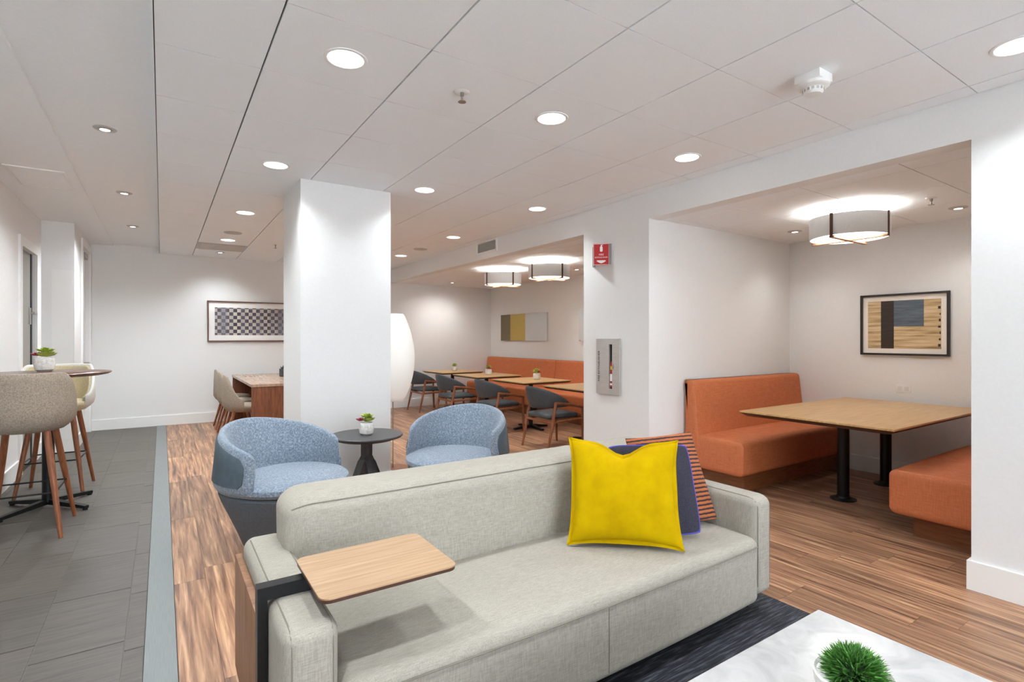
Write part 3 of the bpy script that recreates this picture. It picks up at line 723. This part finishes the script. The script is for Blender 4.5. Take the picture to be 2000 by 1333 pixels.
# ------------------------------------------------------------------ coffee table with grass pot
ct = thing('coffee_table', 'white quartz topped coffee table in the lower right corner', 'table', (1.3, .42, .009))
wpart('table_top', bxm(.72, 1.877, -.12, .932, .385, .42, bev=.002), M_marble, ct, smooth=0)
wpart('apron', bxm(.80, 1.80, -.04, .85, .345, .384), M_black, ct, smooth=0)
for lx in (.83, 1.77):
    for ly in (0.0, .81): wpart('leg', bxm(lx - .018, lx + .018, ly - .018, ly + .018, .009, .3445), M_black, ct, smooth=0)
gp = thing('grass_pot', 'white pot of bright green grass on the coffee table', 'potted plant', (1.487, .648, .42)); gp.scale = (.9, .9, .84)
part('pot', lathe(bmesh.new(), [(.06, 0), (.085, .012), (.102, .04), (.106, .070), (.101, .076), (.095, .066), (.02, .06)], 40), M_pot, gp)
bm = bmesh.new(); rr = random.Random(5)
for k in range(1500):
    th = math.acos(1 - 1.25 * rr.random()); ph = rr.random() * 2 * math.pi
    d = Vector((math.sin(th) * math.cos(ph), math.sin(th) * math.sin(ph), math.cos(th)))
    p = Vector((0, 0, .075)) + d * .055
    side = d.cross(Vector((rr.uniform(-1, 1), rr.uniform(-1, 1), rr.uniform(-1, 1)))).normalized()
    L = rr.uniform(.024, .046); b_ = Vector((rr.uniform(-1, 1), rr.uniform(-1, 1), rr.uniform(-.4, .8))) * .55
    wd = rr.uniform(.0016, .0026)
    m1 = p + d * L * .55 + b_ * .008; tip = p + (d + b_ * .6).normalized() * L
    v = [bm.verts.new(q) for q in (p - side * wd, p + side * wd, m1 + side * wd * .9, m1 - side * wd * .9, tip)]
    bm.faces.new(v[:4]); bm.faces.new((v[3], v[2], v[4]))
gr = part('grass', bm, M_grass, gp, smooth=0); gr['kind'] = 'stuff'
part('grass_core', lathe(bmesh.new(), [(.05, .05), (.062, .075), (.05, .105), (.02, .125), (.003, .13)], 20), mat('moss_dark', C(30, 52, 24), .9), gp)

# ------------------------------------------------------------------ blue tub chairs
def tub(loc, rz, label):
    t = thing('tub_armchair', label, 'armchair', loc, rz, 'blue tub armchairs')
    part('swivel_base', lathe(bmesh.new(), [(.01, 0), (.235, 0), (.24, .008), (.24, .018), (.01, .02)], 40), M_black, t)
    part('body', lathe(bmesh.new(), [(.235, .02), (.262, .03), (.30, .12), (.345, .22), (.392, .32), (.412, .372), (.40, .385), (.01, .386)], 56), M_pot_body, t)
    prof = [(.01, .386), (.39, .386), (.418, .395), (.432, .415), (.428, .44), (.405, .455), (.33, .466), (.15, .472), (.01, .473)]
    part('seat', lathe(bmesh.new(), prof, 56), M_felt, t)
    PH = 112
    def ztop(a): return .795 - .150 * (abs(a) / PH) ** 1.7
    bm = bmesh.new(); loops = []
    N = 56
    for i in range(N + 1):
        a = -PH + 2 * PH * i / N
        e = min(1, (PH - abs(a)) / 9.0); k = math.sqrt(max(.03, 1 - (1 - e) ** 2))
        zt = ztop(a) - .03 * (1 - k); zb = .415 + .03 * (1 - k)
        th = .027 * max(.25, k); loop = []
        lean = .02
        for q in range(36):
            ang = 2 * math.pi * q / 36
            cs, sn = math.cos(ang), math.sin(ang)
            ex = math.copysign(abs(cs) ** .6, cs) * th
            hz = math.copysign(abs(sn) ** .5, sn)
            z = (zt + zb) / 2 + hz * (zt - zb) / 2
            r = .408 + ex - lean * (z - .42) / .38 * 1.2 + (.012 if z < .5 else 0)
            if cs < 0: r -= .185 * math.cos(R(90 * a / PH)) ** 1.3 * max(0, 1 - max(0, z - .45) / (zt - .45)) ** 1.15 * min(1, -cs * 3)
            loop.append((r * math.sin(R(a)), -r * math.cos(R(a)), z))
        loops.append(loop)
    bk = part('backrest', loft(bm, loops), M_felt, t, smooth=60)
    bm = bmesh.new(); loops = []
    for i in range(N + 1):
        a = -104 + 208 * i / N; zt = ztop(a) - .036; zb = .452
        e = min(1, (104 - abs(a)) / 6.0); k = math.sqrt(max(.02, 1 - (1 - e) ** 2)); zt -= .04 * (1 - k); zb += .03 * (1 - k)
        loop = []
        for z, rr_ in ((zb, .420), (zb + .008, .4435), ((zb + zt) / 2, .4355), (zt - .012, .4245), (zt, .412)):
            r = rr_ - .0 + (.006 if z < .5 else 0); loop.append((r * math.sin(R(a)), -r * math.cos(R(a)), z))
        loops.append(loop)
    part('outer_panel', loft(bm, loops), M_shell, t, smooth=50, label='smooth dark blue-grey outer panel')
    return t
tc = tub((.675, 3.755, 0), face(.498, -.866), 'blue felt tub armchair left of the round side table'); tc.scale = (.90, 1, 1)
dup(tc, (1.93, 3.69, 0), face(-.78, -.62), 'blue felt tub armchair right of the round side table')

# ------------------------------------------------------------------ side table, succulents
t = thing('side_table', 'round charcoal wood side table between the two blue armchairs', 'table', (1.36, 4.15, 0))
t.scale = (1, 1, 1.035)
part('table_top', lathe(bmesh.new(), [(.02, .528), (.22, .528), (.272, .545), (.282, .556), (.282, .562), (.276, .567), (.01, .567)], 56), M_ash, t)
part('pedestal', lathe(bmesh.new(), [(.075, .06), (.05, .12), (.047, .30), (.047, .50), (.09, .52), (.10, .528)], 8), M_ash, t)
ft = bmesh.new()
prof = [(.02, .40), (.02, .015), (.24, .0), (.24, .03), (.125, .20), (.055, .36)]
lo = [[(x, -.042, z) for x, z in prof], [(x, .042, z) for x, z in prof]]
fm = mesh('foot', loft(ft, lo), M_ash, 30)
for k in range(4): link('foot', fm, t, (0, 0, 0), R(15 + 90 * k))

succ = None
def succulent(loc, rz, sc, label):
    global succ
    if succ:
        o = dup(succ, loc, rz, label); o.scale = (sc,) * 3; return o
    t = thing('succulent_pot', label, 'potted plant', loc, rz, 'small succulents in white pots'); t.scale = (sc,) * 3
    part('pot', lathe(bmesh.new(), [(.034, 0), (.047, .012), (.052, .045), (.048, .08), (.045, .086), (.040, .086), (.038, .078), (.005, .076)], 28), M_pot, t)
    def rosette(cx, cy, cz, r, n, lift, seed):
        bm = bmesh.new(); rn = random.Random(seed)
        for ring, (m, f, el) in enumerate(((n, 1, lift), (n - 1, .72, lift + 25), (n - 3, .42, lift + 50))):
            for k in range(max(3, m)):
                a = 2 * math.pi * k / max(3, m) + ring * .5 + rn.uniform(-.15, .15); e = R(el + rn.uniform(-8, 8)); L = r * f
                d = Vector((math.cos(a) * math.cos(e), math.sin(a) * math.cos(e), math.sin(e))); s = Vector((-math.sin(a), math.cos(a), 0)); u = d.cross(s)
                c0 = Vector((cx, cy, cz)); w = L * .34
                p = [c0, c0 + d * L * .62 + s * w, c0 + d * L * .62 - s * w, c0 + d * L * .6 + u * L * .12, c0 + d * L * .6 - u * L * .14, c0 + d * L]
                v = [bm.verts.new(q) for q in p]
                for f3 in ((0, 1, 3), (0, 3, 2), (0, 4, 1), (0, 2, 4), (1, 5, 3), (3, 5, 2), (4, 5, 1), (2, 5, 4)): bm.faces.new([v[i] for i in f3])
        bmesh.ops.recalc_face_normals(bm, faces=list(bm.faces))
        return bm
    part('green_rosette', rosette(.014, 0, .090, .060, 9, 30, 1), M_green, t, smooth=80)
    part('green_rosette', rosette(.002, .004, .118, .054, 8, 30, 4), M_green, t, smooth=80)
    part('red_rosette', rosette(-.036, -.006, .096, .044, 7, 25, 2), M_red, t, smooth=80)
    succ = t
    return t
succulent((1.352, 4.13, .587), R(-33), 1.12, 'green and red succulent in a white pot on the round side table')
succulent((-.80, 5.72, 1.078), R(-33), 1.32, 'green and red succulent in a textured white pot on the bar table')
succulent((4.66, 9.03, .7255), R(-120), .95, 'small succulent pot on the farthest dining table')
succulent((4.66, 7.76, .7255), R(60), 1.1, 'small succulent pot on the second farthest dining table')
succulent((4.72, 6.45, .7255), R(100), 1.12, 'small succulent pot on the third dining table, before the orange bench')

# ------------------------------------------------------------------ paper floor lamp
t = thing('paper_floor_lamp', 'tall white paper lantern floor lamp beside the pillar', 'floor lamp', (1.985, 5.22, 0))
part('base', lathe(bmesh.new(), [(.01, 0), (.16, 0), (.165, .008), (.16, .018), (.01, .02)], 40), M_walnut, t)
part('pole', lathe(bmesh.new(), [(.006, .02), (.006, .75)], 10), M_chrome, t)
pf = []
for k in range(29):
    q = k / 28; z = .715 + .885 * q
    r = .105 + .115 * math.sin(math.pi * (q ** .95)) ** .8 if 0 < q < 1 else .105
    pf.append((r, z))
bm = bmesh.new(); n = 96
loft(bm, [[(r * (1 + (.006 if k % 2 else 0)) * math.cos(2 * math.pi * k / n), r * (1 + (.006 if k % 2 else 0)) * math.sin(2 * math.pi * k / n), z) for k in range(n)] for r, z in pf])
part('lamp_shade', bm, M_paper, t, smooth=60)
part('collar', lathe(bmesh.new(), [(.10, .705), (.106, .705), (.106, .716), (.10, .716)], 40), M_plastic, t)

# ------------------------------------------------------------------ bucket seats: bar stools and table chairs
def bucket(t, zs, top, rx, ry, m_out, m_in, arm=.06, phmax=118, flat=48):
    """shell wrapping the back (local -Y) of a seat at height zs"""
    PH = phmax; N = 48
    def zt(a):
        a = abs(a)
        if a < flat: return top
        q = (a - flat) / (PH - flat); q = q * q * (3 - 2 * q)
        return top + (zs + arm - top) * q
    def shell(r_in, r_out, z_lo, lift):
        bm = bmesh.new(); loops = []
        for i in range(N + 1):
            a = -PH + 2 * PH * i / N; Z = zt(a) + lift
            e = min(1, (PH - abs(a)) / 8.0); k = math.sqrt(max(.05, 1 - (1 - e) ** 2))
            mid = (r_in + r_out) / 2; hf = (r_out - r_in) / 2 * k
            def P(r, z, f):
                fl = 1.0 - .30 * max(0, (zs + .03 - z) / .09) ** 1.5 - .04 * max(0, (z - zs - .12) / .25)
                return ((r * rx * fl) * math.sin(R(a)), -(r * ry * fl) * math.cos(R(a)), z)
            zz = [z_lo + (Z - z_lo) * q for q in (0, .08, .18, .35, .6, .85)]
            loop = [P(mid + hf, z, 1) for z in zz] + [P(mid + hf * .9, Z - .008, 1), P(mid + hf * .45, Z, 1), P(mid - hf * .45, Z, 1), P(mid - hf * .9, Z - .008, 1)] + [P(mid - hf, z, 1) for z in zz[::-1]]
            loops.append(loop)
        return loft(bm, loops)
    part('shell', shell(.94, 1.04, zs - .05, 0), m_out, t, smooth=60)
    part('back_pad', shell(.86, .945, zs - .0, -.018), m_in, t, smooth=60)
    bm = bmesh.new()
    loops = []
    for r, z in ((.05, zs - .062), (.66, zs - .06), (.82, zs - .04), (.93, zs - .01), (.95, zs + .012), (.90, zs + .03), (.6, zs + .04), (.05, zs + .042)):
        loops.append([(r * rx * math.cos(2 * math.pi * k / 40), r * ry * math.sin(2 * math.pi * k / 40) + .012, z) for k in range(40)])
    part('seat', loft(bm, loops), m_in, t, smooth=60)
def stool(loc, rz, label, m_out, m_in, group):
    t = thing('bar_stool', label, 'bar stool', loc, rz, group)
    bucket(t, .765, 1.115, .262, .265, m_out, m_in, arm=.085, flat=58, phmax=122)
    for sx in (-1, 1):
        for sy in (-1, 1):
            p0 = Vector((sx * .13, sy * .13, .715)); p1 = Vector((sx * .225, sy * .265, 0))
            part('leg', tube(bmesh.new(), [p0, p0.lerp(p1, .3), p0.lerp(p1, .97), p1], [.021, .021, .0135, .013], 12), M_leg, t)
    def at(sx, sy, z): f = 1 - z / .715; return (sx * (.13 + .095 * f), sy * (.13 + .135 * f), z)
    for a, b_ in (((-1, -1), (1, -1)), ((1, -1), (1, 1)), ((1, 1), (-1, 1)), ((-1, 1), (-1, -1))):
        part('foot_rail', tube(bmesh.new(), [at(*a, .30), at(*b_, .30)], .006, 8), M_black, t)
    return t
s1 = stool((-.785, 4.93, 0), face(.03, 1), 'taupe bar stool with its back to the camera, in front of the bar table', M_taupe, M_taupe, 'bar stools at the round table')
s2 = stool((-.775, 6.10, 0), face(-.05, -1), 'cream bar stool on the far side of the bar table', mat('cream_shell', C(222, 220, 214), .6), M_cream, 'bar stools at the round table')
t = thing('bar_table', 'high round walnut bar table at the left edge', 'table', (-.755, 5.56, 0))
part('table_top', lathe(bmesh.new(), [(.02, 1.045), (.33, 1.046), (.385, 1.056), (.405, 1.068), (.408, 1.074), (.402, 1.078), (.01, 1.078)], 64), M_darkwood, t)
part('column', lathe(bmesh.new(), [(.04, .05), (.038, 1.03), (.09, 1.036), (.09, 1.045)], 24), M_black, t)
fm = mesh('foot', loft(bmesh.new(), [[(.02, -.024, .03), (.02, .024, .03), (.02, .024, .07), (.02, -.024, .07)], [(.36, -.017, .012), (.36, .017, .012), (.36, .017, .034), (.36, -.017, .034)]]), M_black, 0)
gm = mesh('glide', lathe(bmesh.new(), [(.018, 0), (.018, .012)], 12), M_black)
for k in range(4):
    fo = link('foot', fm, t, (0, 0, 0), R(47 + 90 * k)); link('glide', gm, fo, (.345, 0, 0))

# ------------------------------------------------------------------ communal table and its chairs
t = thing('communal_table', 'long walnut communal table behind the pillar', 'table', (1.5, 8.5, 0))
wpart('table_top', bxm(.945, 2.05, 7.42, 9.62, .725, .76, bev=.002), M_desk, t, smooth=0)
for y in (7.43, 9.57): wpart('end_panel', bxm(.953, 2.042, y, y + .045, .0, .7245), M_walnut, t, smooth=0)
wpart('apron', bxm(1.25, 1.75, 7.476, 9.569, .66, .7245), M_walnut, t, smooth=0)
def tchair(loc, rz, label):
    t = thing('table_chair', label, 'chair', loc, rz, 'taupe chairs along the communal table')
    bucket(t, .455, .875, .235, .245, M_taupe, M_taupe, arm=.11, flat=14, phmax=84)
    for sx in (-1, 1):
        for sy in (-1, 1):
            p0 = Vector((sx * .13, sy * .13, .405)); p1 = Vector((sx * .215, sy * .235, 0))
            part('leg', tube(bmesh.new(), [p0, p1], [.02, .012], 10), M_leg, t)
    return t
c1 = tchair((.90, 7.74, 0), face(1, 0), 'nearest of the three taupe chairs at the communal table')
dup(c1, (.90, 8.42, 0), face(1, 0), 'middle of the three taupe chairs at the communal table')
dup(c1, (.90, 9.10, 0), face(1, 0), 'farthest of the three taupe chairs at the communal table')
t = thing('small_planter', 'small dark planter on the communal table, half behind the pillar', 'potted plant', (1.56, 8.75, .76))
part('pot', lathe(bmesh.new(), [(.04, 0), (.055, .01), (.055, .12), (.048, .12), (.045, .1), (.004, .1)], 20), M_ash, t)
bm = bmesh.new(); rr = random.Random(3)
for k in range(14):
    a = rr.random() * 6.28; e = rr.uniform(.5, 1.2); L = rr.uniform(.06, .10); d = Vector((math.cos(a) * math.cos(e), math.sin(a) * math.cos(e), math.sin(e))); s = Vector((-math.sin(a), math.cos(a), 0)) * .012
    p = Vector((0, 0, .1)); v = [bm.verts.new(q) for q in (p, p + d * L * .5 + s, p + d * L, p + d * L * .5 - s)]; bm.faces.new(v)
part('leaves', bm, mat('leaf_dark', C(52, 66, 50), .6), t, smooth=0)

# ------------------------------------------------------------------ orange booth and dining benches
def bench(name, label, loc, rz, L, depth, seatsegs=1):
    """local x along the bench 0..L, back plane at y=0, front at y=depth"""
    t = thing(name, label, 'bench', loc, rz, 'orange upholstered benches')
    seg = L / seatsegs
    for k in range(seatsegs):
        x0, x1 = k * seg + (.0 if k == 0 else .0015), (k + 1) * seg - (.0 if k == seatsegs - 1 else .0015)
        part('seat', softbox(x0, x1, .10, depth, .165, .462, (.02, .05, .045), (12, 6, 4), lambda p: Vector((p.x, p.y, p.z + (.008 * math.sin(math.pi * max(0, min(1, (p.x - x0) / (x1 - x0)))) if p.z > .4 else 0)))), M_orange, t)
        def bf(p):
            q = max(0, min(1, (p.z - .40) / .56))
            if p.y > .05: p.y -= .062 * q ** 1.1
            return p
        part('backrest', softbox(x0, x1, .004, .160, .17, .960, (.018, .035, .035), (10, 3, 12), bf), M_orange, t)
    part('toe_kick', bxm(.16, L, .02, depth - .09, 0, .164), M_toe, t, smooth=0)
    return t
BX0 = 4.085
bench('booth_bench', 'orange booth bench against the pier side, facing the booth table', (XB - .006, JB1 - .018, 0), math.pi, XB - .006 - BX0, .60)
for ch in bpy.data.objects:
    if ch.name == 'toe_kick': ch.location.x = -.16
b2 = bench('booth_bench', 'orange booth bench partly hidden by the right wall', (4.12, JR + .018, 0), 0, XB - .006 - 4.12, .615)
# dining bench along the niche back wall: local x runs along +Y, front towards -X
bench('dining_bench', 'long orange wall bench in the dining area, farther section', (XB - .018, 7.40, 0), R(90), 2.36, .60)
bench('dining_bench', 'long orange wall bench in the dining area, nearer section', (XB - .018, 5.03, 0), R(90), 2.36, .60)

# ------------------------------------------------------------------ booth table
def knife_top(bm, x0, x1, y0, y1, z1, th, ins):
    return loft(bm, [[(x0 + ins, y0 + ins, z1 - th), (x1 - ins, y0 + ins, z1 - th), (x1 - ins, y1 - ins, z1 - th), (x0 + ins, y1 - ins, z1 - th)], [(x0, y0, z1 - .012), (x1, y0, z1 - .012), (x1, y1, z1 - .012), (x0, y1, z1 - .012)]])
t = thing('booth_table', 'oak topped booth table on two black posts', 'table', (5.0, 2.1, 0))
wpart('table_top', bxm(4.02, 5.86, 1.515, 2.635, .733, .745), M_oak, t, smooth=0)
wpart('edge_band', knife_top(bmesh.new(), 4.021, 5.859, 1.516, 2.634, .7445, .042, .045), M_edge, t, smooth=0)
for x in (4.765, 5.57):
    wpart('post', lathe(bmesh.new(), [(.045, .02), (.045, .69), (.12, .695), (.12, .7025)], 28, (x, 2.165, 0)), M_black, t)
    wpart('floor_flange', lathe(bmesh.new(), [(.01, 0), (.098, 0), (.098, .008), (.06, .016), (.052, .03), (.045, .03)], 36, (x, 2.165, 0)), M_black, t)

# ------------------------------------------------------------------ dining tables and armchairs
DY = (5.18, 6.48, 7.78, 9.05)
dt0 = None
for y, l in zip(DY, ('nearest of the row, cut off by the pier', 'second from the pier, with a succulent', 'third from the pier, with a succulent', 'farthest of the row, near the far wall')):
    lab = 'square wood dining table, ' + l
    if dt0: dup(dt0, (4.63, y, 0), 0, lab); continue
    t = thing('dining_table', lab, 'table', (4.63, y, 0), 0, 'square dining tables'); dt0 = t
    part('table_top', bxm(-.43, .43, -.43, .43, .713, .725), M_oak, t, smooth=0)
    part('edge_band', knife_top(bmesh.new(), -.4295, .4295, -.4295, .4295, .7245, .034, .03), M_edge, t, smooth=0)
    part('post', lathe(bmesh.new(), [(.032, .04), (.032, .68), (.11, .684), (.11, .6905)], 20), M_black, t)
    fm = mesh('foot', loft(bmesh.new(), [[(.0, -.03, .02), (.0, .03, .02), (.0, .03, .06), (.0, -.03, .06)], [(.30, -.022, .0), (.30, .022, .0), (.30, .022, .024), (.30, -.022, .024)]]), M_black, 0)
    for k in range(4): link('foot', fm, t, (0, 0, 0), R(90 * k))
def dchair(loc, rz, label):
    """wooden armchair, charcoal wrap back; local +Y is the front"""
    t = thing('dining_armchair', label, 'chair', loc, rz, 'charcoal wooden armchairs along the dining tables')
    part('seat', softbox(-.235, .235, -.235, .245, .375, .435, (.05, .05, .028), (8, 8, 2), lambda p: Vector((p.x, p.y, p.z + (.014 * max(0, 1 - (p.x / .24) ** 2) * max(0, 1 - (p.y / .25) ** 2) if p.z > .4 else 0)))), M_charcoal, t, smooth=60)
    for sx in (-1, 1):
        rear = [(sx * .262, -.275, 0), (sx * .262, -.205, .30), (sx * .258, -.150, .575)]
        part('leg', tube(bmesh.new(), rear, [.013, .020, .018], 10), M_leg, t)
        front = [(sx * .262, .275, 0), (sx * .264, .265, .30), (sx * .266, .262, .50)]
        part('leg', tube(bmesh.new(), front, [.013, .019, .017], 10), M_leg, t)
        part('armrest', tube(bmesh.new(), [(sx * .258, -.165, .572), (sx * .268, -.06, .566), (sx * .27, .10, .540), (sx * .266, .275, .498)], [.017, .018, .019, .017], 10), M_leg, t)
        part('side_rail', tube(bmesh.new(), [(sx * .258, -.21, .345), (sx * .26, .262, .362)], .017, 8), M_leg, t)
    part('cross_rail', tube(bmesh.new(), [(-.258, -.21, .345), (.258, -.21, .345)], .016, 8), M_leg, t)
    part('cross_rail', tube(bmesh.new(), [(-.258, .255, .362), (.258, .255, .362)], .016, 8), M_leg, t)
    bm = bmesh.new(); loops = []; N = 44; PH = 112
    for i in range(N + 1):
        a = -PH + 2 * PH * i / N; q = abs(a) / PH
        zt = .770 - .225 * q ** 1.9; zb = .500 + .025 * q
        e = min(1, (1 - q) / .06); k = math.sqrt(max(.05, 1 - (1 - e) ** 2)); th = .017 * max(.3, k)
        loop = []
        for s in range(14):
            an = 2 * math.pi * s / 14; cs, sn = math.cos(an), math.sin(an)
            z = (zt + zb) / 2 + math.copysign(abs(sn) ** .4, sn) * (zt - zb) / 2 * k
            r = .248 + cs * th + .05 * max(0, (z - .5)) / .27
            loop.append((r * math.sin(R(a)), -.02 - r * 1.08 * math.cos(R(a)), z))
        loops.append(loop)
    part('backrest', loft(bm, loops), M_charcoal, t, smooth=60)
    return t
dc = dchair((4.06, 5.22, 0), face(1, 0), 'charcoal wooden armchair nearest the pier in the dining row')
dup(dc, (4.08, 6.54, 0), face(1, .03), 'charcoal wooden armchair, second from the pier in the dining row')
dup(dc, (4.06, 7.80, 0), face(1, -.03), 'charcoal wooden armchair, third from the pier in the dining row')
dup(dc, (4.14, 9.14, 0), face(1, .02), 'charcoal wooden armchair farthest from the pier, next to the paper lamp')

# ------------------------------------------------------------------ floor pieces: planks and tiles, children of the floor
bpy.context.view_layer.update()
dg = bpy.context.evaluated_depsgraph_get()
cx, sx_ = math.cos(YAW), math.sin(YAW)
def pix(x, y, z):
    d = x * sx_ + y * cx
    if d < .05: return None
    return 1000 + F * (x * cx - y * sx_) / d, CY - F * (z - CAMH) / d
def seen(x0, x1, y0, y1):
    n = 0; O = Vector((0, 0, CAMH))
    for i in range(3):
        for j in range(9):
            p = Vector((x0 + (x1 - x0) * (i + .5) / 3, y0 + (y1 - y0) * (j + .5) / 9, .002))
            q = pix(*p)
            if not q or not (-5 < q[0] < 2005 and 0 < q[1] < 1338): continue
            d = (p - O); L = d.length
            hit, loc, nrm, idx, ob, mw = S.ray_cast(dg, O, d / L, distance=L - .004)
            if not hit: n += (1.0 / (p.x * sx_ + p.y * cx)) ** 3
    return n * (x1 - x0) * (y1 - y0)
def floor_pieces(name, rects, gap, m, limit=300):
    rk = sorted(((seen(*r), r) for r in rects), key=lambda t: -t[0])
    cache = {}
    rest = bmesh.new(); nr = 0
    for k, (sc, (x0, x1, y0, y1)) in enumerate(rk):
        w, l = x1 - x0, y1 - y0
        if sc > 0 and k < limit:
            key = (round(w, 3), round(l, 3))
            if key not in cache: cache[key] = mesh(name, bxm(-w / 2 + gap, w / 2 - gap, -l / 2 + gap, l / 2 - gap, -.0118, 0), m, 0)
            link(name, cache[key], floor, ((x0 + x1) / 2, (y0 + y1) / 2, 0))
        else:
            box(rest, x0 + gap, x1 - gap, y0 + gap, y1 - gap, -.0118, 0); nr += 1
    if nr:
        o = link(name + '_field', mesh(name + '_field', rest, m, 0), floor); o['kind'] = 'stuff'
rects = []; rp = random.Random(4)
PW, PL = .151, 1.22
x = .056; k = 0
while x < XB - .001:
    x1 = min(x + PW, XB)
    y = YN - rp.random() * PL
    while y < YF:
        y1 = y + PL
        a, b = max(y, YN), min(y1, YF)
        if b - a > .02: rects.append((x, x1, a, b))
        y = y1
    x = x1; k += 1
floor_pieces('floor_plank', rects, .0006, M_plank)
rects = []
cols = [(-.137, -.064, 3.433), (-.463, -.137, 3.527), (-.789, -.463, 3.70), (-1.115, -.789, 3.40), (XL, -1.115, 3.2)]
for x0, x1, yo in cols:
    y = yo - .61 * 12
    while y < YF:
        a, b = max(y, YN), min(y + .61, YF)
        if b - a > .02: rects.append((x0, x1, a, b))
        y += .61
floor_pieces('floor_tile', rects, .0022, M_tile)
link('grout_bed', mesh('grout_bed', bxm(XL, -.064, YN, YF, -.0119, -.004), M_grout, 0), floor)
